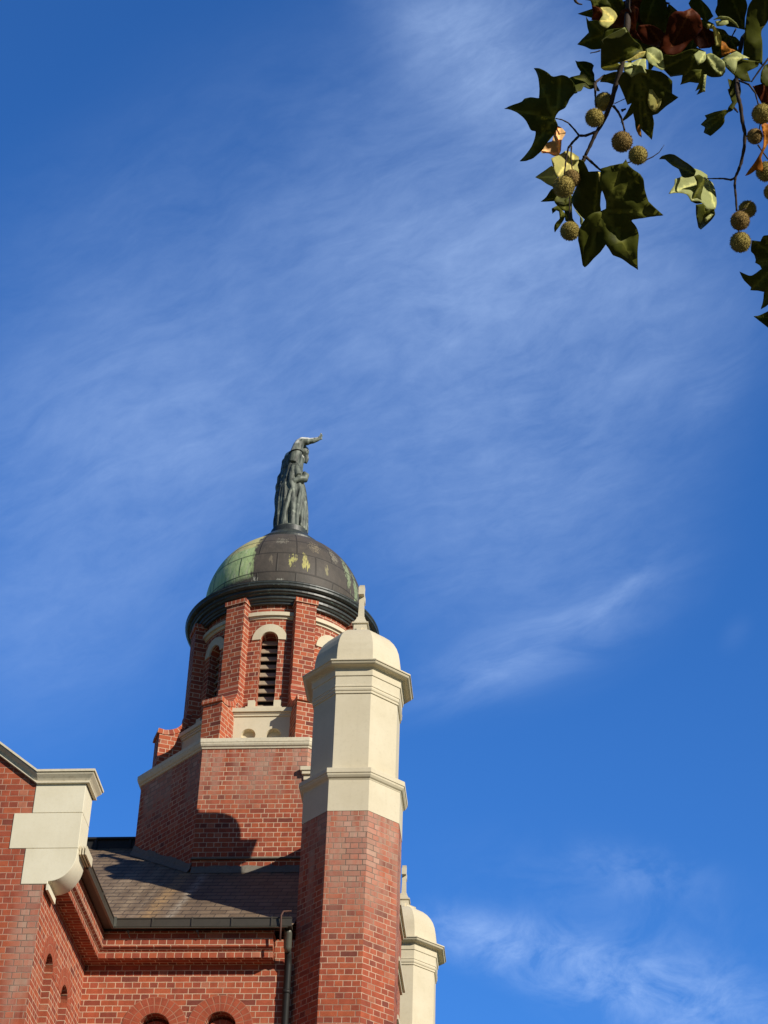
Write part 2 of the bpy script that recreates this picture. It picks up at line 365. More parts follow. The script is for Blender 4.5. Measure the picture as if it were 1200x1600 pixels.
def make_leaf(name, c1, c2, tip, back=None, transl=.28, rough=.55):
    m, g, b = new_mat(name); p = g.pos()
    at = g.n('ShaderNodeAttribute', _attribute_name='leafinfo')
    info = g.n('ShaderNodeSeparateColor'); g.nt.links.new(at.outputs['Color'], info.inputs[0])
    n = g.noise(p, 26, 4, .6); n2 = g.noise(p, 140, 3)
    c = g.mix(g.rng(n, .35, .65), c1, c2)
    c = g.mix(g.m('MULTIPLY', g.rng(n2, .5, .8), .35), c, (c1[0]*.6, c1[1]*.6, c1[2]*.6))
    c = g.mix(g.rng(g.m('ADD', info.outputs[1], g.m('MULTIPLY', g.m('SUBTRACT', n, .5), .5)), .82, 1.0), c, tip)     # dry tips
    c = g.mix(g.m('MULTIPLY', info.outputs[0], .75), c, (c2[0]*2.0+.05, c2[1]*1.9+.05, c2[2]*1.8+.02))   # veins
    g.nt.links.new(c, b.inputs['Base Color']); b.inputs['Roughness'].default_value = rough
    b.inputs['Specular IOR Level'].default_value = .13
    g.nt.links.new(g.bump(g.m('ADD', g.m('MULTIPLY', n2, .4), info.outputs[0]), .35, .002), b.inputs['Normal'])
    tr = g.n('ShaderNodeBsdfTranslucent'); g.nt.links.new(g.mix(1.0, c, (1.5, 1.35, .6), 'MULTIPLY'), tr.inputs[0])
    mx = g.n('ShaderNodeMixShader'); mx.inputs[0].default_value = transl
    g.nt.links.new(b.outputs[0], mx.inputs[1]); g.nt.links.new(tr.outputs[0], mx.inputs[2])
    out = [x for x in g.nt.nodes if x.type == 'OUTPUT_MATERIAL'][0]
    g.nt.links.new(mx.outputs[0], out.inputs[0])
    return m
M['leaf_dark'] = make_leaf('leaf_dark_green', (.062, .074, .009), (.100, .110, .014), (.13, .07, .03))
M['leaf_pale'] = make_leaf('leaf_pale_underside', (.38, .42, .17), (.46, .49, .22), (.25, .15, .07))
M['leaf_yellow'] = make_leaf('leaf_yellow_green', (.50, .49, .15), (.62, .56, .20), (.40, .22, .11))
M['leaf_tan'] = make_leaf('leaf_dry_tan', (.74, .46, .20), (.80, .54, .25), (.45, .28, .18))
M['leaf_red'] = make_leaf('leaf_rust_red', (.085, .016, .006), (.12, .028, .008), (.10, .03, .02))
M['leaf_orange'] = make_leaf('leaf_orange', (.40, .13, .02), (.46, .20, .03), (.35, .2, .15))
M['twig'] = simple('twig_bark', (.045, .028, .020), .8, 0, .35, 60)
M['trunk'] = simple('mottled_plane_bark', (.22, .19, .13), .85, 0, .5, 6, .5)
M['ball'] = simple('seed_ball_bristle', (.30, .235, .065), .85, 0, .6, 110, spec=.2)
M['ball_brown'] = simple('seed_ball_bristle_ripe', (.24, .16, .055), .85, 0, .6, 110, spec=.2)
M['grass'] = simple('mown_grass', (.060, .085, .028), .95, 0, .35, 3)
M['paving'] = simple('worn_asphalt', (.105, .095, .078), .9, 0, .18, 2.5)

# ------------------------------------------------------------------ mesh helpers
ROOT = {}
def tag(o, label=None, cat=None, group=None, kind=None):
    if label: o['label'] = label
    if cat: o['category'] = cat
    if group: o['group'] = group
    if kind: o['kind'] = kind
    return o
def empty(name, loc):
    o = bpy.data.objects.new(name, None); scene.collection.objects.link(o); o.location = loc
    o.empty_display_size = .3
    return o
class MB:
    """collects polygons (eye-relative z) and links them as one mesh object"""
    def __init__(s): s.p = []; s.uv = []; s.m = []; s.sm = []
    def poly(s, pts, uv=None, m=0, smooth=False):
        pts = [Vector(q) for q in pts]
        s.p.append(pts); s.uv.append(uv or s.auto(pts)); s.m.append(m); s.sm.append(smooth)
    @staticmethod
    def auto(pts):
        n = Vector()
        for i in range(len(pts)): n += (pts[i]-pts[0]).cross(pts[(i+1) % len(pts)]-pts[0])
        if n.length < 1e-12: return [(q.x, q.z) for q in pts]
        n.normalize()
        if abs(n.z) > .85: return [(q.x, q.y) for q in pts]
        t = Vector((-n.y, n.x, 0)).normalized(); w = n.cross(t)
        if w.z < 0: w = -w
        if abs(n.z) < .25: return [(q.dot(t), q.z) for q in pts]
        return [(q.dot(t), q.dot(w)) for q in pts]
    def quad(s, a, b, c, d, **k): s.poly([a, b, c, d], **k)
    def box(s, x0, x1, y0, y1, z0, z1, m=0):
        P = [(x0, y0, z0), (x1, y0, z0), (x1, y1, z0), (x0, y1, z0), (x0, y0, z1), (x1, y0, z1), (x1, y1, z1), (x0, y1, z1)]
        for f in ((0, 1, 5, 4), (1, 2, 6, 5), (2, 3, 7, 6), (3, 0, 4, 7), (4, 5, 6, 7), (3, 2, 1, 0)): s.poly([P[i] for i in f], m=m)
    def rings(s, rings, closed=True, m=0, smooth=False, cap0=False, cap1=False, uvf=None):
        n = len(rings[0])
        for a, b in zip(rings, rings[1:]):
            for i in range(n if closed else n-1):
                j = (i+1) % n
                pts = [a[i], a[j], b[j], b[i]]
                s.poly(pts, uv=[uvf(Vector(q)) for q in pts] if uvf else None, m=m, smooth=smooth)
        if cap0: s.poly(list(reversed(rings[0])), m=m)
        if cap1: s.poly(rings[-1], m=m)
    def lathe(s, cx, cy, prof, n=64, m=0, smooth=True, uvf=None, cap1=False):
        rr = [[(cx+r*math.sin(2*math.pi*i/n), cy-r*math.cos(2*math.pi*i/n), z) for i in range(n)] for r, z in prof]
        s.rings(rr, m=m, smooth=smooth, uvf=uvf, cap1=cap1)
    def octo(s, cx, cy, prof, m=0, cap1=False, cap0=False):
        rr = []
        for r, z in prof: rr.append([(cx+r*math.cos(R(a)), cy+r*math.sin(R(a)), z) for a in [22.5+45*i for i in range(8)]])
        for a, b in zip(rr, rr[1:]):
            for i in range(8):
                j = (i+1) % 8
                A = Vector(a[i]); B = Vector(a[j]); t = (B-A).normalized(); mid = (A+B)/2
                pts = [A, B, Vector(b[j]), Vector(b[i])]
                s.poly(pts, uv=[(-(q-mid).dot(t)+i*1.7, q.z) for q in pts], m=m)
        if cap1: s.poly(rr[-1], m=m)
        if cap0: s.poly(list(reversed(rr[0])), m=m)
    def tube(s, pts, rad, n=8, m=0, smooth=True, caps=True):
        pts = [Vector(q) for q in pts]; k = len(pts); rr = []
        rads = rad if isinstance(rad, (list, tuple)) else [rad]*k
        up = None
        for i in range(k):
            t = (pts[min(i+1, k-1)]-pts[max(i-1, 0)]).normalized()
            if up is None: up = t.orthogonal().normalized()
            up = (up - t*up.dot(t)).normalized(); sd = t.cross(up)
            rr.append([pts[i]+(up*math.cos(2*math.pi*j/n)+sd*math.sin(2*math.pi*j/n))*rads[i] for j in range(n)])
        s.rings(rr, m=m, smooth=smooth, cap0=caps, cap1=caps)
    def build(s, name, mats, parent=None, weld=True, bevel=0.0):
        me = bpy.data.meshes.new(name); vs = []; fs = []
        for pts in s.p:
            b0 = len(vs); vs += [(q.x, q.y, q.z+H) for q in pts]; fs.append(tuple(range(b0, b0+len(pts))))
        me.from_pydata(vs, [], fs)
        ul = me.uv_layers.new(name='UVMap'); k = 0
        for uvs in s.uv:
            for q in uvs: ul.data[k].uv = q; k += 1
        me.polygons.foreach_set('material_index', s.m)
        me.polygons.foreach_set('use_smooth', s.sm)
        if not isinstance(mats, (list, tuple)): mats = [mats]
        for mm in mats: me.materials.append(mm)
        if weld:
            bmx = bmesh.new(); bmx.from_mesh(me); bmesh.ops.remove_doubles(bmx, verts=bmx.verts, dist=.0004)
            bmesh.ops.recalc_face_normals(bmx, faces=bmx.faces); bmx.to_mesh(me); bmx.free()
        return link(name, me, parent, bevel)
def link(name, me, parent, bevel=0.0):
    o = bpy.data.objects.new(name, me); scene.collection.objects.link(o)
    if parent is not None:
        o.parent = parent; off = Vector(); q = parent
        while q is not None: off += q.location; q = q.parent
        o.location = -off
    if bevel:
        md = o.modifiers.new('bevel', 'BEVEL'); md.width = bevel; md.segments = 2; md.limit_method = 'ANGLE'; md.angle_limit = R(35); md.harden_normals = False
    return o

def arch_pts(uc, zs, r, n=14, a0=180, a1=0):
    return [(uc+r*math.cos(R(a0+(a1-a0)*i/n)), zs+r*math.sin(R(a0+(a1-a0)*i/n))) for i in range(n+1)]
def arch_hole(uc, z0, zs, r, n=14):
    """outline of a round-headed opening"""
    return [(uc-r, z0)] + arch_pts(uc, zs, r, n) + [(uc+r, z0)]
def holed_wall(mb, outer, holes, mp, depth_mp, m=0, m_jamb=0, m_back=1):
    """outer/holes in (u,z); mp maps to 3D on the face, depth_mp to the back of the recess"""
    polys = [[Vector((q[0], q[1], 0)) for q in outer]] + [[Vector((q[0], q[1], 0)) for q in h] for h in holes]
    flat = [q for pl in polys for q in pl]
    for tri in tessellate_polygon(polys):
        pts = [flat[i] for i in tri]
        mb.poly([mp(q.x, q.y) for q in pts], m=m)
    for h in holes:
        n = len(h)
        for i in range(n):
            a, b = h[i], h[(i+1) % n]
            mb.poly([mp(*a), mp(*b), depth_mp(*b), depth_mp(*a)], m=m_jamb)
        mb.poly([depth_mp(*q) for q in h], m=m_back)
def arch_ring(mb, uc, zs, r0, r1, mp, n=20, a0=180, a1=0, m=0, mpb=None, uv_r=True):
    """ring of voussoirs between two radii; mp the face, mpb its back edge"""
    for i in range(n):
        t0 = R(a0+(a1-a0)*i/n); t1 = R(a0+(a1-a0)*(i+1)/n)
        q = [(r0, t0), (r1, t0), (r1, t1), (r0, t1)]
        pt = [(uc+r*math.cos(t), zs+r*math.sin(t)) for r, t in q]
        rm = (r0+r1)/2
        mb.poly([mp(*p_) for p_ in pt], uv=[(t*rm, r-r0+.002) for r, t in q], m=m)
        if mpb:
            mb.poly([mp(*pt[1]), mp(*pt[2]), mpb(*pt[2]), mpb(*pt[1])], m=m)
            mb.poly([mp(*pt[0]), mp(*pt[3]), mpb(*pt[3]), mpb(*pt[0])], m=m)
    if mpb:
        for t in (R(a0), R(a1)):
            A = (uc+r0*math.cos(t), zs+r0*math.sin(t)); B = (uc+r1*math.cos(t), zs+r1*math.sin(t))
            mb.poly([mp(*A), mp(*B), mpb(*B), mpb(*A)], m=m)

# ------------------------------------------------------------------ ground
def ground():
    mb = MB(); mb.quad((-900, -900, -H), (900, -900, -H), (900, 900, -H), (-900, 900, -H))
    tag(mb.build('ground', M['grass']), kind='structure')
    mb = MB(); mb.quad((-14, -3, -H+.006), (16, -3, -H+.006), (16, 21.0, -H+.006), (-14, 21.0, -H+.006))
    tag(mb.build('pavement', M['paving']), kind='structure')
ground()

# ------------------------------------------------------------------ church
TX, TY, TR = -4.53, 29.43, 2.1425
church = empty('church', (-4.5, 26.0, 0))
tag(church, 'red brick church with cream stone turrets, slate roof and a domed octagonal tower', 'church')
XS, YG, YW = -6.111, 22.20, 24.752        # gable side wall, gable front, side wall facing us

# --- gable wing on the left
def gable_wing():
    mb = MB()
    fx = lambda u, z: Vector((u, YG, z))
    # front: from the far left up to the brick corner, under the sloping coping
    sl = .765
    def ztop(u): return 12.215 + max(0.0, (-6.36-u))*sl
    cxm = -10.2
    outer = [(-14.3, -H), (XS, -H), (XS, 12.13), (-6.36, 12.20), (cxm, ztop(cxm)), (-14.04, 12.13), (-14.3, 12.13)]
    mb.poly([fx(*q) for q in outer])
    # side wall with two narrow round-headed niches
    sx = lambda u, z: Vector((XS, u, z)); dx = lambda u, z: Vector((XS-.34, u, z))
    holes = [arch_hole(22.96, 7.2, 10.02, .186), arch_hole(23.865, 7.2, 10.0, .186)]
    holed_wall(mb, [(YG, -H), (YW+.3, -H), (YW+.3, 12.1), (YG, 12.1)], holes, sx, dx, 2, 2, 1)
    mb.poly([(-14.3, YG, -H), (-14.3, 34, -H), (-14.3, 34, 12.1), (-14.3, YG, 12.1)])
    w = mb.build('gable_wing', [M['brick_gable'], M['void'], M['brick']], church)
    w['label'] = 'red brick gable wing at the left with cream stone kneeler'
    # brick arches over the niches
    for uc, zs in ((22.96, 10.02), (23.865, 10.0)):
        a = MB(); f = lambda u, z: Vector((XS+.004, u, z)); bk = lambda u, z: Vector((XS-.02, u, z))
        arch_ring(a, uc, zs, .186, .405, f, 18, m=0, mpb=bk)
        a.build('niche_arch', M['brick_arch'], w)
    # raised moulded coping: slope, level return over the kneeler, and the return to the back
    prof = [(.012, -.166), (.044, -.163), (.048, -.160), (.048, -.146), (.034, -.143), (.040, -.124), (.056, -.101), (.076, -.080), (.093, -.062), (.100, -.047), (.086, -.045), (.086, -.038), (.116, -.035), (.116, -.004), (.02, .006)]
    cp = MB(); xr, yb = -5.745, 22.60; zt = 12.292
    def path(p, h):
        top = zt+h
        far = Vector((-10.2, YG-p, top+(10.2-6.36)*sl))
        return [far, Vector((-6.36, YG-p, top)), Vector((xr+p, YG-p, top)), Vector((xr+p, yb+p*.6, top))]
    lines = [path(p, h) for p, h in prof]
    for a, b in zip(lines, lines[1:]):
        for i in range(3): cp.quad(a[i], a[i+1], b[i+1], b[i])
    last = lines[-1]; back = [Vector((q.x if i < 2 else q.x-.3, YG+.42, q.z)) for i, q in enumerate(last)]
    cp.poly([last[0], last[1], Vector((-6.36, YG+.42, last[1].z)), Vector((-10.2, YG+.42, last[0].z))])
    cp.poly([last[1], last[2], last[3], Vector((-6.36, yb+.06, last[3].z))])
    cp.poly([l[3] for l in lines] + [Vector((-6.2, lines[-1][3].y, lines[-1][3].z)), Vector((-6.2, lines[0][3].y, lines[0][3].z))])
    # right-hand slope, out of the picture
    lo2 = []
    for p, h in prof: lo2.append([Vector((-10.2, YG-p, zt+h+(10.2-6.36)*sl)), Vector((-14.04, YG-p, zt+h)), Vector((-14.5, YG-p, zt+h))])
    for a, b in zip(lo2, lo2[1:]):
        for i in range(2): cp.quad(a[i], a[i+1], b[i+1], b[i])
    c = cp.build('coping', M['stone_dirty'], w)
    c['label'] = 'moulded cream coping with dark stains on its level return'
    # stone kneeler: three courses proud of the brick, with a quarter-round bracket below
    kn = MB(); pr = .010
    def block(x0, x1, z0, z1, y1):
        kn.box(x0, x1, YG-pr, y1, z0, z1)
    block(-6.374, xr, 11.737, 12.139, 22.60)
    block(-6.600, xr, 11.254, 11.733, 22.60)
    cz, cx0, rr = 11.250, -6.065, .320                      # bracket: quarter circle from the wall to the kneeler edge
    prf = [(-6.392, 10.778), (-6.062, 10.778), (-6.062, 10.812)]
    n = 12
    prf += [(-6.062+.317*math.sin(R(90*i/n)), 11.19-.378*math.cos(R(90*i/n))) for i in range(n+1)]
    prf += [(xr, cz), (-6.392, cz)]
    f0 = [Vector((x, YG-pr, z)) for x, z in prf]; f1 = [Vector((x, 22.60, z)) for x, z in prf]
    kn.poly(f0)
    kn.poly(list(reversed(f1)))
    for i in range(len(prf)):
        j = (i+1) % len(prf); kn.quad(f0[i], f0[j], f1[j], f1[i], smooth=(3 <= i < 14))
    k = kn.build('kneeler', M['stone_bright'], w, bevel=.006)
    fl = MB(); fl.box(-6.075, -6.045, YG-.004, 22.60, 10.70, 10.776); fl.build('kneeler_fillet', M['stone_bright'], w)
gable_wing()

# --- corbelled eaves, running along both walls round the inner corner
XE = -3.62
def eaves_path(p, xr=XE, y0=22.60):
    return [Vector((XS+p, y0, 0)), Vector((XS+p, YW-p, 0)), Vector((xr, YW-p, 0))]
def sweep(mb, prof, xr=XE, y0=22.60, m=0, close_end=True):
    ls = [[q+Vector((0, 0, z)) for q in eaves_path(p, xr, y0)] for p, z in prof]
    for a, b in zip(ls, ls[1:]):
        for i in range(2): mb.quad(a[i], a[i+1], b[i+1], b[i], m=m)
    if close_end:
        for e in (0, 2): mb.poly([l[e] for l in ls], m=m)
def side_wall():
    mb = MB()
    mp = lambda u, z: Vector((u, YW, z)); dp = lambda u, z: Vector((u, YW+.30, z))
    hs_ = [arch_hole(-5.122, 8.1, 9.985, .207), arch_hole(-4.272, 8.1, 10.005, .207)]
    holed_wall(mb, [(XS-.3, -H), (-2.7, -H), (-2.7, 11.2), (XS-.3, 11.2)], hs_, mp, dp, 0, 0, 1)
    w = mb.build('side_wall', [M['brick'], M['glass']], church)
    for uc, zs in ((-5.122, 9.985), (-4.272, 10.005)):
        a = MB(); f = lambda u, z: Vector((u, YW-.012, z)); bk = lambda u, z: Vector((u, YW+.02, z))
        arch_ring(a, uc, zs, .207, .425, f, 26, m=0, mpb=bk)
        for s in (-1, 1):                                   # jambs of the arched window below the springing
            x0, x1 = sorted((uc+s*.207, uc+s*.30)); a.box(x0, x1, YW-.008, YW+.02, 8.1, zs-.002)
        arc = a.build('window_arch', M['brick_arch'], w)
        # inner brick order, set back, round-nosed
        b = MB(); f2 = lambda u, z: Vector((u, YW+.13, z)); b2 = lambda u, z: Vector((u, YW+.22, z))
        arch_ring(b, uc, zs-.06, .135, .212, f2, 18, m=0, mpb=b2)
        for s in (-1, 1): b.tube([(uc+s*.178, YW+.15, 8.1), (uc+s*.178, YW+.15, zs-.06)], .050, 10)
        b.build('inner_arch', M['brick_arch'], w)
        s_ = MB(); s_.box(uc-.27, uc+.27, YW-.06, YW+.28, 8.02, 8.10); s_.build('sill', M['stone'], w)
    # corbel table
    c1 = MB(); sweep(c1, [(0, 10.856), (.21, 10.858), (.21, 10.936), (0, 10.940)]); c1.build('corbel_course', M['brick_mould'], w)
    c2 = MB(); sweep(c2, [(.10, 10.942), (.212, 10.944), (.212, 10.950), (.260, 10.984), (.267, 10.992), (.267, 11.205), (.02, 11.21)])
    c2.build('eaves_course', M['brick_mould'], w)
    fb = MB(); sweep(fb, [(.19, 11.207), (.277, 11.209), (.277, 11.235), (.1, 11.24)]); fb.build('fascia_board', M['dark_metal'], w)
    # body of the nave behind, out of sight from the front
    nb = MB()
    nb.poly([(-2.9, YW+.5, -H), (-2.9, 36, -H), (-2.9, 36, 12.0), (-2.9, YW+.5, 12.0)])
    nb.poly([(-2.9, 36, -H), (-14.3, 36, -H), (-14.3, 36, 12.0), (-2.9, 36, 12.0)])
    nb.build('nave_wall', M['brick'], church)
    # pier of the street front behind the near turret, with two string courses
    pr = MB(); pr.box(-2.9, -2.125, 25.7, 26.62, -H, 12.12); p = pr.build('street_front_pier', M['brick'], church)
    up = MB(); up.box(-2.95, -2.36, 25.45, 27.1, 12.20, 14.22); up.build('pier_top', M['brick'], p)
    uc_ = MB(); uc_.box(-3.0, -2.32, 25.42, 27.13, 14.225, 14.30); uc_.build('pier_coping', M['stone'], p)
    for z in (10.43, 11.25, 12.06):
        s_ = MB(); s_.box(-2.95, -2.095, 25.66, 26.66, z-.02, z+.03); s_.box(-2.95, -2.06, 25.62, 26.70, z+.03, z+.09)
        s_.build('string_course', M['stone'], p)
side_wall()

# --- roofs, gutters, downpipe
def roofs():
    sl = .762; z0 = lambda y: 13.50+(y-27.45)*sl
    ye, yr = 24.40, 29.05; xv = -5.835
    mb = MB()
    def uvq(pts, ax): return [((q[0] if ax == 0 else q[1]), ((q[1]-ye) if ax == 0 else (xv-q[0]))*1.25) for q in pts]
    P = [(xv, ye, z0(ye)), (-3.42, ye, z0(ye)), (-3.385, 24.72, z0(24.72)), (-3.385, 25.05, z0(25.05)), (-2.62, 25.5, z0(25.5)), (-2.62, yr, z0(yr)), (xv-(yr-ye), yr, z0(yr))]
    mb.poly(P, uv=uvq(P, 0))
    Q = [(xv, ye, z0(ye)), (xv-(yr-ye), yr, z0(yr)), (xv-(yr-ye), 22.32, z0(yr)), (xv, 22.32, z0(ye))]
    mb.poly(Q, uv=uvq(Q, 1))
    B = [(-2.62, yr, z0(yr)), (-2.62, 33.7, z0(ye)), (xv-(yr-ye), 33.7, z0(ye)), (xv-(yr-ye), yr, z0(yr))]
    mb.poly(B)
    L = [(xv-(yr-ye), yr, z0(yr)), (xv-(yr-ye), 22.32, z0(yr)), (-14.6, 22.32, z0(ye)), (-14.6, yr, z0(ye))]
    mb.poly(L)
    o = mb.build('slate_roof', M['slate'], church)
    rd = MB(); rd.box(xv-(yr-ye)+.1, -2.62, yr-.03, yr+.22, z0(yr)-.28, z0(yr)+.13); rd.box(xv-(yr-ye)+.1, -2.62, yr-.07, yr+.26, z0(yr)+.13, z0(yr)+.165)
    for i in range(14):
        x = -10.0+i*.55; rd.box(x, x+.04, yr-.055, yr-.03, z0(yr)-.1, z0(yr)+.13)
    rd.build('ridge_capping', M['dark_metal'], o)
    gt = MB(); sweep(gt, [(.280, 11.205), (.285, 11.197), (.400, 11.200), (.406, 11.208), (.406, 11.310), (.416, 11.314), (.416, 11.328), (.400, 11.328), (.396, 11.23), (.29, 11.23)], xr=-3.37, y0=22.62)
    gu = gt.build('gutter', M['gutter'], church)
    dr = MB(); sweep(dr, [(.385, 11.183), (.418, 11.183), (.420, 11.190), (.385, 11.190)], xr=-3.42, y0=22.64)   # light drip edge below
    dr.build('drip_edge', M['pipe'], gu)
    for i in range(5):
        x = -5.72+i*.52
        br = MB(); br.box(x, x+.018, YW-.421, YW-.405, 11.199, 11.332); br.build('gutter_joint', M['gutter'], gu)
    for x in (-5.53, -4.62):
        br = MB(); br.box(x, x+.03, YW-.36, YW-.33, 11.150, 11.178); br.tube([(x+.015, YW-.345, 11.165), (x+.035, YW-.30, 11.10)], .008, 6); br.build('gutter_bracket', M['pipe'], gu)
    for y in (22.62, 23.55):
        br = MB(); br.box(XS+.405, XS+.421, y, y+.018, 11.199, 11.332); br.build('gutter_joint', M['gutter'], gu)
    # mitre strap on the inner corner
    br = MB(); x, y = XS+.417, YW-.417; br.box(x-.005, x+.03, y-.012, y+.004, 11.20, 11.338); br.build('gutter_mitre', M['pipe'], gu)
    # stone end stop of the gutter at the kneeler
    es = MB()
    for k in range(3): es.box(-5.738+k*.034, -5.720+k*.034, 22.26, 22.615, 11.20, 11.315)
    es.box(-5.75, -5.665, 22.30, 22.618, 11.215, 11.29, m=1)
    es.build('gutter_stop', [M['stone'], M['dark_metal']], gu)
    # rainwater pipe
    px, py = -3.432, YW-.062
    dp = MB(); dp.tube([(px, py, -H+.1), (px, py, 10.80), (px, py-.05, 10.92), (px, py-.14, 10.99)], [.047, .047, .047, .045], 16)
    d = dp.build('downpipe', M['dark_metal'], church)
    sv = MB(); sv.tube([(px, py-.13, 10.93), (px, py-.15, 10.99), (px, py-.19, 11.17), (px, py-.24, 11.205)], [.030, .053, .053, .046], 18)
    sv.build('pipe_sleeve', M['pipe'], d)
    for z in (10.42, 9.2, 7.4):
        cl = MB(); cl.tube([(px, py, z), (px, py, z+.05)], .053, 16); cl.box(px-.012, px+.012, py+.03, YW, z+.005, z+.045); cl.build('pipe_clip', M['dark_metal'], d)
    rod = MB(); yo = YW-.43
    rod.tube([(px-.075, yo+.02, 11.0), (px-.075, yo, 11.20), (px-.075, yo-.02, 11.33), (px-.055, yo+.01, 11.40), (px-.01, yo+.12, 11.455), (px+.02, yo+.19, 11.49)], .0125, 8)
    rod.build('overflow_rod', M['rust'], d)
roofs()

# --- octagonal tower
def on_cyl(az, u, z, r):
    """unrolled coordinate u (metres) round azimuth az (degrees from the front, + to the right)"""
    t = R(az)+u/1.36
    return Vector((TX+r*math.sin(t), TY-r*math.cos(t), z))
def frame(az):
    t = R(az); return Vector((math.sin(t), -math.cos(t), 0)), Vector((math.cos(t), math.sin(t), 0))
def tower():
    mb = MB(); mb.octo(TX, TY, [(TR, 10.5), (TR, 15.585)], cap1=False)
    t = mb.build('octagonal_tower', M['brick_tower'], church)
    t['label'] = 'octagonal red brick tower base with pale weathering stains'
    b = MB(); b.octo(TX, TY, [(TR-.02, 15.575), (TR+.02, 15.585), (TR+.025, 15.605), (TR+.05, 15.622), (TR+.065, 15.65), (TR+.066, 15.67), (TR+.075, 15.675), (TR+.075, 15.742), (TR+.05, 15.752), (TR-.9, 15.80)])
    b.build('string_course', M['stone_dirty'], t, bevel=.004)
    # thin projecting course and lead flashing where the roof meets it
    zr = lambda y: 13.50+(y-27.45)*.762
    ap = TR*math.cos(R(22.5))
    r_ = MB(); r_.box(TX-ap*.4142-.02, TX+ap*.4142+.02, TY-ap-.045, TY-ap+.02, 13.70, 13.725); r_.build('drip_course', M['grey_stone'], t)
    fl = MB()
    for a in (-90, -45, 0, 45, 90):
        n, tt = frame(a); half = ap*math.tan(R(22.5))
        N_ = 22
        prev = None
        for i in range(N_+1):
            u = -half+2*half*i/N_
            q = Vector((TX, TY, 0))+n*ap+tt*u
            wob = random.uniform(-.012, .012)
            zq = zr(q.y)
            top = q+n*.012+Vector((0, 0, zq+.095+(wob if a == 0 else .05+wob*2)))
            low = q+n*(.085+random.uniform(-.006, .006)); low.z = zr(low.y)+.012
            mid = q+n*(.03+random.uniform(0, .018)); mid.z = zq+.045
            if prev: fl.quad(prev[0], mid, top, prev[1]); fl.quad(prev[2], low, mid, prev[0])
            prev = (mid, top, low)
    fl.build('lead_flashing', M['grey_stone'], t)
    # coping stub against the right corner
    st = MB(); st.box(-3.775, -2.9, 27.38, 28.0, 15.10, 15.155); st.box(-3.80, -2.9, 27.36, 28.0, 15.155, 15.225); st.box(-3.75, -2.9, 27.42, 28.0, 15.02, 15.10)
    st.build('coping_stub', M['stone'], t, bevel=.006)

    # drum: brick cylinder with eight round-headed openings
    DR = 1.36
    zb, ztop = 15.80, 18.66
    hw, zs, zo = .148, 17.975, 16.65
    d = MB()
    uv = lambda q, az, u: (R(az)*DR+u, q.z)
    seg = 10
    for k in range(8):
        az = k*45
        edge = DR*R(22.5)
        us = [-edge, -edge*.75, -edge*.5, -.22] + [-hw+2*hw*i/seg for i in range(seg+1)] + [.22, edge*.5, edge*.75, edge]
        for a, b_ in zip(us, us[1:]):
            inside = a >= -hw-1e-6 and b_ <= hw+1e-6
            def q(u0, z0_, u1, z1_, u2, z2_, u3, z3_):
                pts = [on_cyl(az, *c, DR) for c in ((u0, z0_), (u1, z1_), (u2, z2_), (u3, z3_))]
                d.poly(pts, uv=[uv(p_, az, uu) for p_, uu in zip(pts, (u0, u1, u2, u3))], smooth=False)
            if not inside: q(a, zb, b_, zb, b_, ztop, a, ztop)
            else:
                za = zs+math.sqrt(max(0, hw*hw-a*a)); zc = zs+math.sqrt(max(0, hw*hw-b_*b_))
                q(a, zb, b_, zb, b_, zo, a, zo); q(a, za, b_, zc, b_, ztop, a, ztop)
        # reveals
        h = arch_hole(0, zo, zs, hw, 12)
        for i in range(len(h)):
            A, B = h[i], h[(i+1) % len(h)]
            pa = on_cyl(az, A[0], A[1], DR); pb = on_cyl(az, B[0], B[1], DR)
            n, tt = frame(az)
            d.poly([pa, pb, pb-n*.34, pa-n*.34], uv=[(0, A[1]), (0, B[1]), (.3, B[1]), (.3, A[1])])
        d.poly([on_cyl(az, A[0], A[1], DR)-frame(az)[0]*.34 for A in h], m=1)
    dr = d.build('drum', [M['brick_plain'], M['void']], church)
    dr['label'] = 'round brick drum under the dome, with louvred openings'
    for k in range(8):
        az = k*45
        sr = MB()
        f = lambda u, z: on_cyl(az, u, z, DR+.022); bk = lambda u, z: on_cyl(az, u, z, DR-.01)
        arch_ring(sr, 0, zs, hw-.003, .288, f, 16, m=0, mpb=bk)
        s = sr.build('arch_surround', M['stone'], dr)
        lv = MB(); n, tt = frame(az)
        for i in range(9):
            z = 16.74+i*.152
            w = hw-.002
            if z+.10 > zs: w = math.sqrt(max(.0025, hw*hw-(z+.07-zs)**2))-.004
            c = Vector((TX, TY, 0))+n*(DR-.13)
            o0 = c+Vector((0, 0, z)); o1 = c-n*.052+Vector((0, 0, z+.100)); th = -n*.012+Vector((0, 0, -.010))
            a, b_, e, f_ = o0-tt*w, o0+tt*w, o1+tt*w, o1-tt*w
            lv.quad(a, b_, e, f_); lv.quad(a+th, b_+th, e+th, f_+th); lv.quad(a, b_, b_+th, a+th); lv.quad(f_, e, e+th, f_+th)
        lv.build('louvre', M['timber'], dr)
        sc = MB()                                            # moulded string over each opening, between the pilasters
        pf = [(DR-.01, 18.365), (DR+.02, 18.375), (DR+.022, 18.398), (DR+.045, 18.445), (DR+.05, 18.440), (DR+.062, 18.415), (DR+.062, 18.485), (DR-.01, 18.495)]
        eu = DR*R(22.5)-.17
        ls = [[on_cyl(az, -eu+2*eu*i/10, z, r) for i in range(11)] for r, z in pf]
        sc.rings(ls, closed=False)
        for e in (0, 10): sc.poly([l[e] for l in ls])
        sc.build('drum_string', M['stone'], dr)
        # stone apron below: panel with two round recesses, ledge, corner blocks and a sloped sill
        pn = MB(); rp = 1.53; hwid = .50
        mp = lambda u, z: Vector((TX, TY, z))+n*rp+tt*u; dp = lambda u, z: Vector((TX, TY, z))+n*(rp-.10)+tt*u
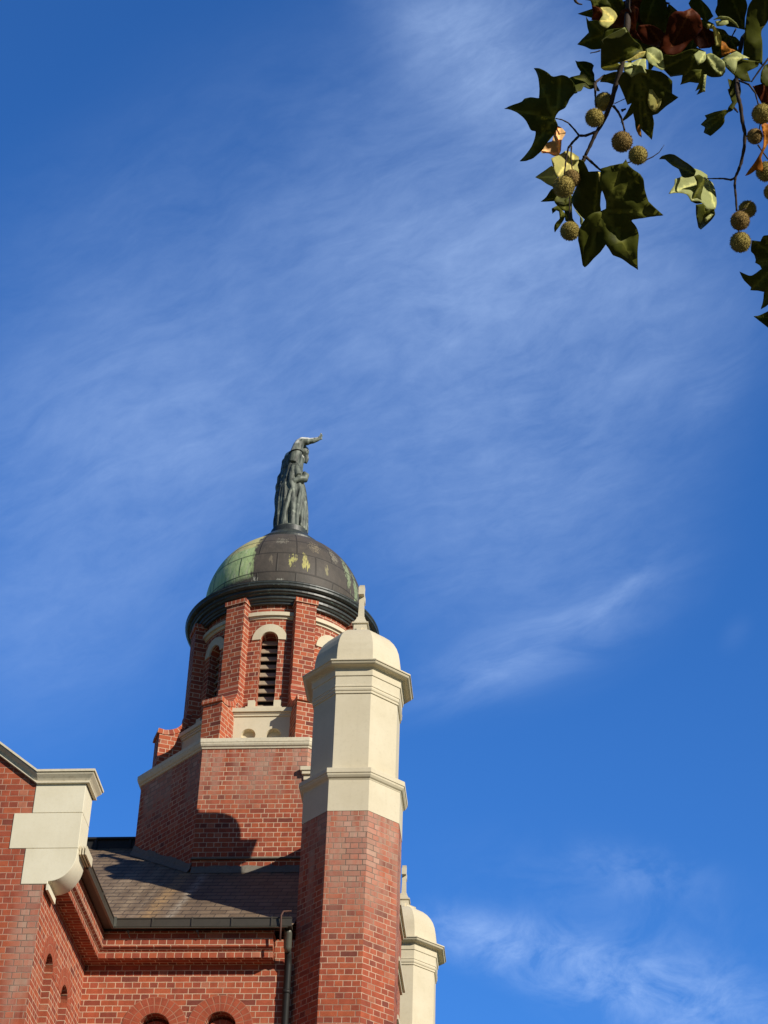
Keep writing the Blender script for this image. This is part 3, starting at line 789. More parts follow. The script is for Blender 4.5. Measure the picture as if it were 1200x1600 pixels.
        hl = [[(c+.115*math.cos(R(a)), 16.09+.115*math.sin(R(a))) for a in range(0, 360, 15)] for c in (-.20, .20)]
        holed_wall(pn, [(-hwid, 15.76), (hwid, 15.76), (hwid, 16.42), (-hwid, 16.42)], hl, mp, dp, 0, 0, 0)
        def bar(r0, r1, z0_, z1_, w, zi=None):
            c = Vector((TX, TY, 0)); zi = z1_ if zi is None else zi
            P = [c+n*r1-tt*w+Vector((0, 0, z0_)), c+n*r1+tt*w+Vector((0, 0, z0_)), c+n*r1+tt*w+Vector((0, 0, z1_)), c+n*r1-tt*w+Vector((0, 0, z1_))]
            Q = [c+n*r0-tt*w+Vector((0, 0, z0_)), c+n*r0+tt*w+Vector((0, 0, z0_)), c+n*r0+tt*w+Vector((0, 0, zi)), c+n*r0-tt*w+Vector((0, 0, zi))]
            pn.poly(P); pn.quad(P[3], P[2], Q[2], Q[3]); pn.quad(Q[0], Q[1], P[1], P[0]); pn.quad(P[0], P[3], Q[3], Q[0]); pn.quad(P[1], P[2], Q[2], Q[1])
        bar(1.2, 1.552, 16.422, 16.455, hwid); bar(1.2, 1.565, 16.457, 16.48, hwid); bar(1.2, 1.595, 16.482, 16.55, hwid, 16.60)
        bar(1.1, 1.50, 16.56, 16.63, .29, 16.73)
        c0 = Vector((TX, TY, 0))
        for s_ in (-1, 1):
            x0, x1 = sorted((s_*(hw+.004), s_*(hw+.115)))
            P = [c0+n*1.43+tt*x0, c0+n*1.43+tt*x1]; Q = [c0+n*1.30+tt*x0, c0+n*1.30+tt*x1]
            za, zc = Vector((0, 0, 16.58)), Vector((0, 0, 16.785))
            pn.quad(P[0]+za, P[1]+za, P[1]+zc, P[0]+zc); pn.quad(P[0]+zc, P[1]+zc, Q[1]+zc, Q[0]+zc)
            pn.quad(P[0]+za, P[0]+zc, Q[0]+zc, Q[0]+za); pn.quad(P[1]+za, P[1]+zc, Q[1]+zc, Q[1]+za)
        pn.build('apron_panel', M['stone'], dr)
    # eight scrolled pilasters
    for k in range(8):
        az = 22.5+k*45; n, tt = frame(az); c = Vector((TX, TY, 0))
        w = .172
        # outline in (radius, z): base block, brick-on-edge scroll, shaft, small cap
        ro = 1.97; zt_ = 16.58; rs = 1.54
        cur = [(ro, zt_), (ro-.10, zt_-.012), (ro-.17, zt_+.004)]
        for i in range(1, 9):
            a = R(90*i/8); cur.append((rs+.25*(1-math.sin(a)), zt_+.02+.42*(1-math.cos(a))))
        pl = MB()
        outl = [(1.0, 15.70), (ro, 15.70)] + cur + [(rs, 18.62)]
        outl += [(1.0, 18.62)]
        L = [c+n*r-tt*w+Vector((0, 0, z)) for r, z in outl]; Rr = [c+n*r+tt*w+Vector((0, 0, z)) for r, z in outl]
        pl.poly(L, uv=[(-r, z) for r, z in outl]); pl.poly(Rr, uv=[(r, z) for r, z in outl])
        run = 0
        for i in range(1, len(outl)-1):
            ln = math.hypot(outl[i+1][0]-outl[i][0], outl[i+1][1]-outl[i][1])
            sl = 2 <= i < 2+len(cur)-1
            pts = [L[i], Rr[i], Rr[i+1], L[i+1]]
            if sl: pl.poly(pts, uv=[(run, 0.01), (run, 2*w), (run+ln, 2*w), (run+ln, .01)], m=1, smooth=True)
            else: pl.poly(pts, uv=[(-w, pts[0].z), (w, pts[1].z), (w, pts[2].z), (-w, pts[3].z)], m=0)
            if sl: run += ln
        P_ = pl.build('pilaster', [M['brick_plain'], M['brick_edge']], church)
        # brick-on-edge border that overhangs the scroll a little
        bd = MB(); w2 = w+.014
        up = [(r+.012, z+.006) for r, z in [(ro+.012, zt_+.004)]+cur[1:]]
        lo = []
        for i, (r, z) in enumerate(up):
            a = up[max(0, i-1)]; b_ = up[min(len(up)-1, i+1)]; dx_, dz_ = b_[0]-a[0], b_[1]-a[1]; ll = math.hypot(dx_, dz_) or 1
            lo.append((r+dz_/ll*-.085, z+dx_/ll*.085))
        run = 0
        for i in range(len(up)-1):
            ln = math.hypot(up[i+1][0]-up[i][0], up[i+1][1]-up[i][1])
            for s_ in (-1, 1):
                pts = [c+n*r+tt*w2*s_+Vector((0, 0, z)) for r, z in (up[i], up[i+1], lo[i+1], lo[i])]
                bd.poly(pts, uv=[(run, .2), (run+ln, .2), (run+ln, .02), (run, .02)])
            for line in (up, lo):
                pts = [c+n*line[i][0]-tt*w2+Vector((0, 0, line[i][1])), c+n*line[i][0]+tt*w2+Vector((0, 0, line[i][1])), c+n*line[i+1][0]+tt*w2+Vector((0, 0, line[i+1][1])), c+n*line[i+1][0]-tt*w2+Vector((0, 0, line[i+1][1]))]
                bd.poly(pts, uv=[(run, .01), (run, .22), (run+ln, .22), (run+ln, .01)])
            run += ln
        bd.poly([c+n*r+tt*w2*s_+Vector((0, 0, z)) for s_, (r, z) in ((-1, up[0]), (1, up[0]), (1, lo[0]), (-1, lo[0]))])
        bd.build('scroll_border', M['brick_edge'], P_)
        cp = MB()
        def bx(r0, r1, z0_, z1_, ww):
            P = [c+n*r_+tt*s_*ww+Vector((0, 0, z_)) for r_ in (r1, r0) for z_ in (z0_, z1_) for s_ in (-1, 1)]
            for f_ in ((0, 1, 3, 2), (4, 5, 7, 6), (0, 2, 6, 4), (1, 3, 7, 5), (2, 3, 7, 6), (0, 1, 5, 4)): cp.poly([P[i] for i in f_])
        bx(1.2, rs+.026, 18.622, 18.700, w+.022)
        cp.build('pilaster_cap', M['brick_edge'], P_)
    # dome with its copper cornice, plinth
    dm = MB(); zc_, rd = 19.377, 1.376
    prof = [(rd-.012, 19.085), (rd-.012, 19.11)]
    a0 = math.asin((19.11-zc_)/rd)
    a1 = math.acos(.60/rd)
    for i in range(29):
        a = a0+(a1-a0)*i/28; prof.append((rd*math.cos(a), zc_+rd*math.sin(a)))
    def duv(q):
        return (math.degrees(math.atan2(q.x-TX, -(q.y-TY))), q.z-19.11)
    n_ = 96
    rr = [[(TX+r*math.sin(2*math.pi*(i+.5)/n_), TY-r*math.cos(2*math.pi*(i+.5)/n_), z) for i in range(n_)] for r, z in prof]
    for a, b_ in zip(rr, rr[1:]):
        for i in range(n_):
            j = (i+1) % n_; pts = [Vector(q) for q in (a[i], a[j], b_[j], b_[i])]; us = [duv(q) for q in pts]
            if max(u[0] for u in us)-min(u[0] for u in us) > 180: us = [(u[0] if u[0] > 0 else u[0]+360, u[1]) for u in us]
            dm.poly(pts, uv=us, smooth=True)
    dome = dm.build('dome', M['copper'], church)
    dome['label'] = 'copper dome, brown in front with green sheets on the left'
    lip = MB(); lip.lathe(TX, TY, [(1.365, 19.10), (1.40, 19.085), (1.43, 19.045), (1.50, 19.0), (1.60, 18.965), (1.659, 18.948)], 96); lip.build('dome_skirt', M['copper'], dome)
    co = MB(); co.lathe(TX, TY, [(1.655, 18.946), (1.668, 18.935), (1.668, 18.912), (1.655, 18.895), (1.650, 18.865), (1.62, 18.845), (1.585, 18.842), (1.58, 18.80), (1.555, 18.79), (1.54, 18.765), (1.50, 18.755), (1.495, 18.71), (1.47, 18.70), (1.455, 18.672), (1.43, 18.665), (1.425, 18.635), (1.39, 18.63)], 96, smooth=False)
    co.build('dome_cornice', M['cornice'], dome)
    pb = MB(); pb.lathe(TX, TY, [(.600, 20.600), (.622, 20.612), (.622, 20.665), (.60, 20.70), (.47, 20.83), (.36, 20.93), (.335, 20.945), (.335, 21.045), (.31, 21.06)], 64, smooth=False, cap1=True)
    pb.build('statue_plinth', M['cornice'], dome)
tower()

# --- two octagonal stone-capped turrets
def turret(cx, cy, label):
    tb = MB(); tb.octo(cx, cy, [(.7105, -H), (.7105, 12.857)])
    t = tb.build('turret', M['brick_turret'], church); t['label'] = label
    s = MB(); s.octo(cx, cy, [(.716, 12.857), (.716, 13.335)]); s.octo(cx, cy, [(.652, 13.46), (.637, 13.485), (.637, 14.745)]); s.build('turret_shaft', M['stone'], t)
    b = MB(); b.octo(cx, cy, [(.716, 13.322), (.722, 13.326), (.726, 13.338), (.750, 13.352), (.770, 13.378), (.774, 13.402), (.786, 13.406), (.786, 13.474), (.774, 13.482), (.64, 13.505)]); b.build('turret_band', M['stone'], t, bevel=.004)
    c = MB(); c.octo(cx, cy, [(.637, 14.716), (.655, 14.718), (.655, 14.742), (.648, 14.748), (.664, 14.762), (.670, 14.785), (.662, 14.805), (.660, 14.812), (.672, 14.816), (.672, 14.842), (.664, 14.846), (.668, 14.985), (.683, 14.988), (.686, 15.085), (.700, 15.09), (.704, 15.104), (.722, 15.106), (.728, 15.112), (.775, 15.116), (.800, 15.128), (.812, 15.146), (.814, 15.156), (.832, 15.158), (.832, 15.180), (.815, 15.188), (.67, 15.235)])
    c.build('turret_cornice', M['stone'], t, bevel=.003)
    k = MB(); k.octo(cx, cy, [(.668, 15.225), (.664, 15.30), (.655, 15.44), (.634, 15.56), (.598, 15.665), (.548, 15.755), (.480, 15.840), (.395, 15.915), (.300, 15.975), (.235, 16.005), (.20, 16.02)], cap1=True)
    k.build('turret_cap', M['stone'], t)
    f = MB()
    f.octo(cx, cy, [(.215, 15.98), (.215, 16.04), (.16, 16.05)])
    f.box(cx-.095, cx+.095, cy-.095, cy+.095, 15.99, 16.185)
    for a in (0, 90, 180, 270):
        n, tt = frame(a); q = Vector((cx, cy, 0)); P = [q+n*r_+tt*s_*.035+Vector((0, 0, z_)) for r_, z_ in ((.09, 16.0), (.235, 16.0), (.225, 16.07), (.15, 16.10), (.09, 16.13)) for s_ in (-1, 1)]
        f.poly(P[0::2]); f.poly(P[1::2])
        for i in range(0, 8, 2): f.poly([P[i], P[i+1], P[i+3], P[i+2]])
    def sq(h, z): return [(cx-h, cy-h, z), (cx+h, cy-h, z), (cx+h, cy+h, z), (cx-h, cy+h, z)]
    f.rings([sq(.10, 16.185), sq(.118, 16.195), sq(.118, 16.215), sq(.092, 16.235), sq(.064, 16.30), sq(.060, 16.33), sq(.048, 16.345)], cap1=True)
    f.build('cross_pedestal', M['stone'], t)
    x = MB()
    x.rings([sq(.043, 16.34), sq(.036, 16.60)])
    # stone cross, arms along the depth of the church, with flared ends
    out = [(-.036, 16.60), (-.036, 16.70), (-.14, 16.69), (-.16, 16.67), (-.16, 16.80), (-.14, 16.785), (-.036, 16.775), (-.05, 16.875), (-.055, 16.895), (.055, 16.895), (.05, 16.875), (.036, 16.775), (.14, 16.785), (.16, 16.80), (.16, 16.67), (.14, 16.69), (.036, 16.70), (.036, 16.60)]
    A = [(cx-.038, cy+u, z) for u, z in out]; B = [(cx+.038, cy+u, z) for u, z in out]
    tri = tessellate_polygon([[Vector((u, z, 0)) for u, z in out]])
    for t_ in tri: x.poly([A[i] for i in t_]); x.poly([B[i] for i in t_])
    for i in range(len(out)): j = (i+1) % len(out); x.quad(A[i], A[j], B[j], B[i])
    x.build('cross', M['stone'], t)
turret(-2.7054, 25.0, 'near octagonal brick turret with cream stone top, dome cap and cross')
turret(-2.7054, 34.19, 'farther octagonal turret with cream stone cap and cross, behind the near one')

# ------------------------------------------------------------------ statue
def statue():
    bx, by, bz = TX+.0, TY, 21.055+H; VS = .885
    mb = MB()
    # profile read per height: (z, centre x, centre y, half width, half depth)
    sec = [(0, .02, 0, .275, .27), (.04, .02, 0, .285, .275), (.25, .015, 0, .282, .265), (.55, .01, 0, .272, .255), (.85, .0, .0, .26, .24), (1.05, -.005, 0, .245, .225),
           (1.22, -.01, 0, .218, .20), (1.36, -.005, 0, .195, .185), (1.48, .0, .0, .175, .17), (1.62, .0, 0, .165, .16), (1.78, -.005, 0, .175, .165), (1.90, -.01, 0, .185, .165), (2.0, -.01, 0, .165, .14), (2.06, -.005, 0, .11, .10), (2.10, 0, 0, .06, .06)]
    n = 96; rings = []
    def lerp_sec(z):
        for a, b in zip(sec, sec[1:]):
            if a[0] <= z <= b[0]:
                f = (z-a[0])/(b[0]-a[0]); return [a[i]+(b[i]-a[i])*f for i in range(5)]
        return sec[-1]
    N_ = 90
    for k in range(N_+1):
        z = 2.10*k/N_; _, cx, cy, hw, hd = lerp_sec(z)
        amp = .34*max(0, 1-max(0, z-.3)/1.35)+.04
        ring = []
        for i in range(n):
            t = 2*math.pi*i/n
            ph = 1.1*math.sin(z*1.7)+.5*z
            fo = math.sin(9*t+ph)+.55*math.sin(17*t-1.6*ph+1.0)+.35*math.sin(5*t+2.0*z)
            fo = (abs(math.sin((9*t+ph)/2))**.7*2-1)*.8+.35*math.sin(14*t-1.4*ph)
            rr = 1+amp*(fo*.5-.15)
            ring.append((bx+cx+hw*rr*math.sin(t), by+cy-hd*rr*math.cos(t), bz-H+z*VS))
        rings.append(ring)
    mb.rings(rings, smooth=True, cap0=True, cap1=True)
    P = lambda x, y, z: (bx+x, by+y, bz-H+z*VS)
    def blob(x, y, z, rx, ry, rz, nn=14):
        rr = []
        for i in range(1, nn):
            a = math.pi*i/nn
            rr.append([P(x+rx*math.sin(a)*math.cos(2*math.pi*j/16), y+ry*math.sin(a)*math.sin(2*math.pi*j/16), z-rz*math.cos(a)) for j in range(16)])
        mb.rings(rr, smooth=True, cap0=True, cap1=True)
    # head, bowed forward to the right, with veil
    blob(.165, .02, 2.10, .092, .10, .120); blob(.15, .03, 2.13, .105, .115, .120); mb.tube([P(.05, .01, 1.98), P(.13, .015, 2.06)], [.09, .07], 12)
    blob(.235, .0, 2.085, .022, .022, .028)                               # nose
    mb.tube([P(.09, .08, 2.1), P(.07, .12, 1.95), P(.04, .13, 1.78)], [.08, .075, .05], 10)   # veil down the back
    mb.tube([P(.20, .04, 2.02), P(.215, .05, 1.93), P(.20, .06, 1.84)], [.05, .045, .03], 10)
    # raised near arm: sleeve up, forearm out to the right, hand lifted
    mb.tube([P(.00, -.10, 1.70), P(.035, -.13, 1.92), P(.075, -.14, 2.12), P(.11, -.14, 2.215)], [.115, .115, .10, .085], 16)
    mb.tube([P(.075, -.135, 2.16), P(.15, -.14, 2.235), P(.26, -.14, 2.235)], [.095, .088, .070], 14)
    mb.tube([P(.24, -.14, 2.235), P(.34, -.14, 2.25), P(.43, -.14, 2.285)], [.062, .055, .040], 12)
    mb.tube([P(.42, -.14, 2.28), P(.455, -.14, 2.315)], [.040, .034], 10)
    for f_ in range(4):
        y = -.175+.022*f_; ln = (.08, .095, .09, .07)[f_]
        mb.tube([P(.45, y, 2.31), P(.475, y, 2.335+ln*.3), P(.48+.01*f_, y, 2.335+ln)], [.014, .013, .010], 6)
    mb.tube([P(.44, -.10, 2.30), P(.485, -.085, 2.33), P(.51, -.085, 2.345)], [.015, .013, .010], 6)
    # lowered arm gathering the cloak in front
    mb.tube([P(.06, -.12, 1.62), P(.10, -.19, 1.42), P(.13, -.20, 1.30)], [.075, .07, .065], 12)
    mb.tube([P(.20, -.10, 1.46), P(.25, -.12, 1.37), P(.235, -.14, 1.26), P(.14, -.20, 1.22), P(.04, -.22, 1.14)], [.035, .06, .07, .062, .045], 12)
    mb.tube([P(.03, -.16, 1.60), P(.0, -.19, 1.36), P(.0, -.22, 1.10), P(.06, -.25, .86)], [.055, .06, .05, .015], 12)
    # cloak: heavy folds from the shoulder back and down to the left
    for (pts, rad) in (([(-.05, .06, 2.02), (-.12, .08, 1.84), (-.165, .09, 1.55), (-.205, .08, 1.30), (-.245, .06, 1.06)], [.09, .10, .12, .12, .07]),
                       ([(-.06, -.02, 1.98), (-.12, -.02, 1.78), (-.15, -.02, 1.48), (-.17, -.04, 1.22), (-.15, -.08, 1.00)], [.08, .075, .075, .06, .03]),
                       ([(-.02, -.12, 1.82), (-.05, -.15, 1.62), (-.07, -.155, 1.42), (-.10, -.17, 1.12), (-.13, -.19, .85)], [.035, .035, .035, .032, .015]),
                       ([(-.10, .10, 1.90), (-.18, .12, 1.55), (-.22, .12, 1.15), (-.22, .12, .6), (-.23, .12, .1)], [.09, .11, .11, .10, .09]),
                       ([(-.13, .06, 2.0), (-.175, .04, 1.90), (-.19, .01, 1.76), (-.15, -.02, 1.62)], [.05, .055, .05, .03]),
                       ([(0, .12, 1.95), (-.04, .18, 1.5), (-.06, .2, 1.0), (-.06, .22, .1)], [.10, .12, .13, .12])):
        q = [Vector(P(*a)) for a in pts]
        # smooth the path
        fine_p, fine_r = [], []
        for i in range(len(q)-1):
            for s in range(6):
                f = s/6; fine_p.append(q[i].lerp(q[i+1], f)); fine_r.append((rad[i]+(rad[i+1]-rad[i])*f)*(1+.10*math.sin(i*6+s)))
        fine_p.append(q[-1]); fine_r.append(rad[-1])
        mb.tube(fine_p, fine_r, 14)
    for (t0, t1, r_, z1) in ((-62, -70, .030, 1.25), (-40, -52, .034, 1.15), (-20, -30, .030, 1.22), (2, -14, .036, 1.10), (22, 6, .030, 1.2), (40, 30, .036, 1.05), (58, 52, .030, 1.2), (78, 74, .034, 1.2), (100, 98, .03, 1.1)):
        q = []
        for i in range(9):
            f = i/8; z = z1*(1-f)+.02*f; t = R(t0+(t1-t0)*f+6*math.sin(f*4+t0)); _, cx, cy, hw, hd = lerp_sec(z)
            q.append(Vector(P(cx+(hw+.005)*math.sin(t), cy-(hd+.005)*math.cos(t), z)))
        mb.tube(q, [r_*(.45+.55*min(1, 2.2*i/8)) for i in range(9)], 10)
    # belt round the sleeve
    st = empty('statue', (bx, by, bz))
    tag(st, 'green bronze statue of a robed woman with raised arm on top of the copper dome', 'statue')
    fig = mb.build('figure', M['bronze'], st)
    rm = fig.modifiers.new('one_surface', 'REMESH'); rm.mode = 'VOXEL'; rm.voxel_size = .013; rm.use_smooth_shade = True
    sm = fig.modifiers.new('soften', 'SMOOTH'); sm.factor = .5; sm.iterations = 1
    bd = MB(); cc = [Vector(P(.035+.125*math.cos(a), -.13+.125*math.sin(a), 1.93+.03*math.cos(a))) for a in [2*math.pi*i/20 for i in range(21)]]
    bd.tube(cc, .010, 6); bd.build('sleeve_band', M['dark_metal'], st)
    pl = MB(); pl.lathe(bx, by, [(.30, 21.04), (.318, 21.055), (.318, 21.072), (.29, 21.082)], 48, cap1=True); pl.build('base_disc', M['bronze'], st)
statue()

# ------------------------------------------------------------------ plane tree at the upper right
def ray(x, y):
    return CF + CR*((x-600)/FPX) - CU*((y-800)/FPX)
def at(x, y, d):
    q = ray(x, y)*d; return Vector((q.x, q.y, q.z))
DL = 3.25                                    # the hanging spray is about 3.3 m from the eye
tree = empty('plane_tree', (4.6, .4, 0))
tag(tree, 'plane tree with lobed green and rust leaves and bristly seed balls hanging at upper right', 'tree')
Z7 = lambda ox, oy, s, pts: [(ox+a/s, oy+b/s) for a, b in pts]

def leaf(outline, base, mat, d=DL, tilt=(0, 0), curl=.12, seed=0, thick=True, smooth_out=True):
    """one palmate leaf: outline in view angle units at distance d, bent and tilted in depth"""
    rnd = random.Random(seed); n = len(outline)
    cx = sum(p[0] for p in outline)/n; cy = sum(p[1] for p in outline)/n
    pts = []
    for i in range(n):
        p0, p1, p2, p3 = (Vector(outline[(i+k) % n]) for k in (-1, 0, 1, 2))
        d01 = (p1-p0).normalized(); d12 = (p2-p1).normalized(); d23 = (p3-p2).normalized()
        t1 = (p2-p0)*.32*(1.0 if d01.dot(d12) > .62 else .10); t2 = (p3-p1)*.32*(1.0 if d12.dot(d23) > .62 else .10)
        lim = (p2-p1).length*.8
        if t1.length > lim: t1 *= lim/t1.length
        if t2.length > lim: t2 *= lim/t2.length
        k = 3 if smooth_out else 1
        for s in range(k):
            f = s/k; h1 = 2*f**3-3*f**2+1; h2 = f**3-2*f**2+f; h3 = -2*f**3+3*f**2; h4 = f**3-f**2
            q = p1*h1+t1*h2+p2*h3+t2*h4
            pts.append(Vector((q.x+rnd.uniform(-.25, .25), q.y+rnd.uniform(-.25, .25))))
    m = len(pts)
    xs = [p.x for p in pts]; ys = [p.y for p in pts]
    step = max(4.0, (max(xs)-min(xs)+max(ys)-min(ys))/2/16)
    grid = []
    y = min(ys)
    while y < max(ys):
        x = min(xs)
        while x < max(xs):
            grid.append(Vector((x+rnd.uniform(-1, 1), y+rnd.uniform(-1, 1)))); x += step
        y += step
    def inside(p):
        c = False; j = m-1
        for i in range(m):
            if (pts[i].y > p.y) != (pts[j].y > p.y) and p.x < (pts[j].x-pts[i].x)*(p.y-pts[i].y)/(pts[j].y-pts[i].y)+pts[i].x: c = not c
            j = i
        return c
    grid = [p for p in grid if inside(p) and min((p-q).length for q in pts) > step*.4]
    bq = Vector(base); fr_ = max((p-bq).length for p in pts)
    for i in range(n):                                      # vertices along the main veins and their side veins
        p = Vector(outline[i]); l = (p-bq).length
        if l > fr_*.5 and l >= (Vector(outline[i-1])-bq).length and l >= (Vector(outline[(i+1) % n])-bq).length:
            for k in range(1, int(l/3)):
                q = bq.lerp(p, k*3/l)
                if inside(q) and min((q-w).length for w in pts) > 1.2: grid.append(q)
    vs, es, fs, *_ = delaunay_2d_cdt(pts+grid, [(i, (i+1) % m) for i in range(m)], [list(range(m))], 1, .01)
    b = Vector(base); far = max((p-b).length for p in pts)
    tips = []
    for i in range(n):
        p = Vector(outline[i]); l = (p-b).length
        if l > far*.5 and l >= (Vector(outline[i-1])-b).length and l >= (Vector(outline[(i+1) % n])-b).length: tips.append(p)
    verts, info = [], []
    off = rnd.uniform(0, 50)
    for v in vs:
        ux, uy = (v.x-cx)/100, (v.y-cy)/100
        rr = (v-b).length/far
        vd = 1e9
        for t in tips:
            ab = t-b; f = max(0, min(.96, (v-b).dot(ab)/ab.length_squared)); vd = min(vd, (v-(b+ab*f)).length)
        w = mnoise.noise(Vector((v.x/38+off, v.y/38, off)))
        w2 = mnoise.noise(Vector((v.x/15+off, v.y/15, off+9)))
        rib = min(vd, 14)/14
        dd = d*(1+.0275*(tilt[0]*ux+tilt[1]*uy)) + curl*(.10*w+.035*w2+.16*(rr-.5)**2) - .006*rib
        verts.append(at(v.x, v.y, dd)); info.append((max(0, 1-vd/1.3), rr*.5 + (.5 if False else 0)*0, 0))
    # dry margin only towards the tips
    for i, v in enumerate(vs):
        td = min(((v-t).length for t in tips), default=50)
        info[i] = (info[i][0], max(0.0, 1-td/13.0)*.98, 0)
    mb = MB()
    me = bpy.data.meshes.new('leaf'); me.from_pydata([(q.x, q.y, q.z+H) for q in verts], [], fs)
    ca = me.color_attributes.new('leafinfo', 'FLOAT_COLOR', 'POINT')
    for i, c in enumerate(info): ca.data[i].color = (c[0], c[1], c[2], 1)
    for p in me.polygons: p.use_smooth = True
    me.materials.append(mat)
    o = link('leaf', me, tree)
    if thick:
        so = o.modifiers.new('thickness', 'SOLIDIFY'); so.thickness = .0005; so.offset = 0
    return o

A_ = (780, 90, 7.5); B_ = (880, 0, 7.5); C_ = (1040, 0, 7.5); D_ = (900, 100, 7.5); E_ = (820, 230, 5.217); F_ = (1020, 100, 6.667); G_ = (1020, 230, 6.667); H_ = (1100, 350, 9.41)
def L(fr, pts, base, mat, **k):
    return leaf(Z7(*fr, pts), Z7(*fr, [base])[0], M[mat], seed=len(pts)*7+int(pts[0][0]), **k)
def leaves():
    # large leaf at the left tip of the spray
    L(A_, [(60, 600), (140, 560), (265, 515), (300, 480), (370, 465), (465, 475), (470, 400), (465, 280), (440, 180), (405, 125), (470, 125), (560, 170), (635, 225), (730, 205), (800, 225), (870, 290), (920, 415), (880, 425), (830, 480), (800, 540), (770, 590), (700, 630), (660, 690), (655, 720), (690, 800), (640, 900), (560, 1000), (500, 1090), (400, 1180), (320, 1210), (240, 1215), (300, 1150), (380, 1040), (420, 930), (425, 865), (370, 850), (330, 770), (280, 700), (200, 640), (110, 605)], (655, 715), 'leaf_dark', d=3.22, tilt=(-.5, .4))['label'] = 'large dark green lobed leaf at the left tip'
    L(A_, [(890, 35), (920, 45), (1010, 45), (1080, 65), (1110, 95), (1095, 150), (1115, 200), (1120, 280), (1180, 390), (1150, 395), (1110, 360), (1060, 370), (990, 340), (960, 390), (900, 400), (840, 390), (790, 330), (770, 260), (850, 225), (940, 205), (955, 165), (920, 110)], (1105, 240), 'leaf_dark', d=3.34, tilt=(.6, -.8))
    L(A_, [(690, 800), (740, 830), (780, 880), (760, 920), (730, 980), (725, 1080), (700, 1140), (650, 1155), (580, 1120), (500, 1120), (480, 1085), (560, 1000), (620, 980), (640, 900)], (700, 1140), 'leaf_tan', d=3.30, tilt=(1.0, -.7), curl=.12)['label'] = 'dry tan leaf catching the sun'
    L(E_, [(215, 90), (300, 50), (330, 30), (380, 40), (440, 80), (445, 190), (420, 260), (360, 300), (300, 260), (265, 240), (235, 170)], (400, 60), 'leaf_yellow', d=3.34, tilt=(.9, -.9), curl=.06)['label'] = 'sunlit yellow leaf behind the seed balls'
    L(E_, [(85, 245), (140, 205), (220, 150), (260, 200), (270, 280), (240, 330), (180, 300), (130, 265)], (270, 240), 'leaf_pale', d=3.36, tilt=(.5, .9))
    L(E_, [(130, 445), (180, 400), (220, 340), (300, 330), (390, 400), (380, 480), (370, 520), (310, 515), (250, 460), (240, 440)], (370, 380), 'leaf_dark', d=3.36, tilt=(.3, -.7))
    L(E_, [(220, 500), (265, 475), (300, 510), (325, 540), (325, 575), (290, 635), (245, 695), (238, 660), (250, 620), (285, 580), (280, 525), (255, 515), (225, 542)], (310, 520), 'leaf_dark', d=3.35, tilt=(.9, .3))
    L(E_, [(330, 420), (385, 400), (388, 580), (440, 640), (380, 620), (330, 600), (325, 520)], (370, 420), 'leaf_dark', d=3.38, tilt=(.3, .3))
    L(E_, [(400, 500), (440, 540), (478, 590), (462, 640), (450, 620), (450, 570), (425, 535)], (440, 640), 'leaf_pale', d=3.33, tilt=(.9, .3))
    L(E_, [(620, 175), (700, 150), (800, 130), (825, 95), (840, 135), (870, 170), (940, 220), (970, 270), (980, 350), (1010, 440), (1070, 500), (1130, 555), (1050, 565), (960, 580), (880, 590), (870, 600), (910, 650), (930, 720), (920, 850), (922, 1000), (860, 960), (790, 910), (720, 880), (685, 830), (660, 795), (635, 830), (620, 850), (560, 910), (515, 960), (490, 980), (470, 960), (455, 850), (435, 760), (440, 680), (480, 600), (545, 540), (620, 520), (660, 500), (660, 440), (640, 380), (610, 300)], (640, 515), 'leaf_dark', d=3.20, tilt=(.2, .5), curl=.15)['label'] = 'broad dark lobed leaf hanging low in the spray'
    L(E_, [(440, 100), (480, 110), (520, 200), (600, 195), (650, 230), (640, 330), (620, 380), (615, 470), (620, 520), (560, 620), (500, 600), (440, 540), (395, 480), (380, 420), (410, 350), (440, 250)], (600, 200), 'leaf_dark', d=3.28, tilt=(-.6, .6))
    L(E_, [(597, 200), (620, 210), (640, 250), (625, 290), (605, 280)], (600, 200), 'leaf_yellow', d=3.185, curl=.04)
    # folded pale leaf on its own long stalk
    L(G_, [(65, 125), (100, 90), (180, 70), (240, 85), (330, 145), (420, 210), (450, 250), (430, 300), (340, 320), (300, 300), (270, 230), (200, 190), (130, 130)], (565, 330), 'leaf_dark', d=3.25, tilt=(-1.2, -.4))
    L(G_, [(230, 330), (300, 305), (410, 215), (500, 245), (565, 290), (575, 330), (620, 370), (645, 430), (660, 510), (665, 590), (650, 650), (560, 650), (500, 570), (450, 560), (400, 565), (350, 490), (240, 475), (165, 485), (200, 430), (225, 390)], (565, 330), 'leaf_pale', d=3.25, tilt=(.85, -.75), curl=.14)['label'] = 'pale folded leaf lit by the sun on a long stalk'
    L(G_, [(430, 300), (480, 285), (525, 310), (540, 350), (520, 440), (500, 520), (515, 580), (460, 590), (400, 565), (425, 500), (460, 430), (455, 360)], (540, 330), 'leaf_dark', d=3.235, tilt=(.9, .2))
    L(G_, [(450, 600), (520, 590), (580, 640), (640, 645), (650, 700), (600, 770), (500, 860), (475, 835), (450, 700)], (560, 600), 'leaf_dark', d=3.235, tilt=(.7, 1.2), curl=.18)
    L(G_, [(540, 740), (600, 695), (630, 700), (600, 740), (550, 780)], (600, 700), 'leaf_pale', d=3.228, curl=.05)
    # small toothed leaf
    L(F_, [(500, 630), (560, 570), (540, 535), (640, 500), (760, 475), (800, 490), (750, 545), (745, 610), (690, 680), (600, 750), (530, 715), (545, 660)], (790, 480), 'leaf_dark', d=3.30, tilt=(-.6, .4))
    L(F_, [(780, 155), (830, 170), (870, 120), (910, 210), (918, 290), (900, 380), (870, 410), (830, 485), (770, 505), (790, 450), (825, 400), (800, 330), (780, 265), (800, 250)], (850, 150), 'leaf_dark', d=3.31, tilt=(.6, -.5))
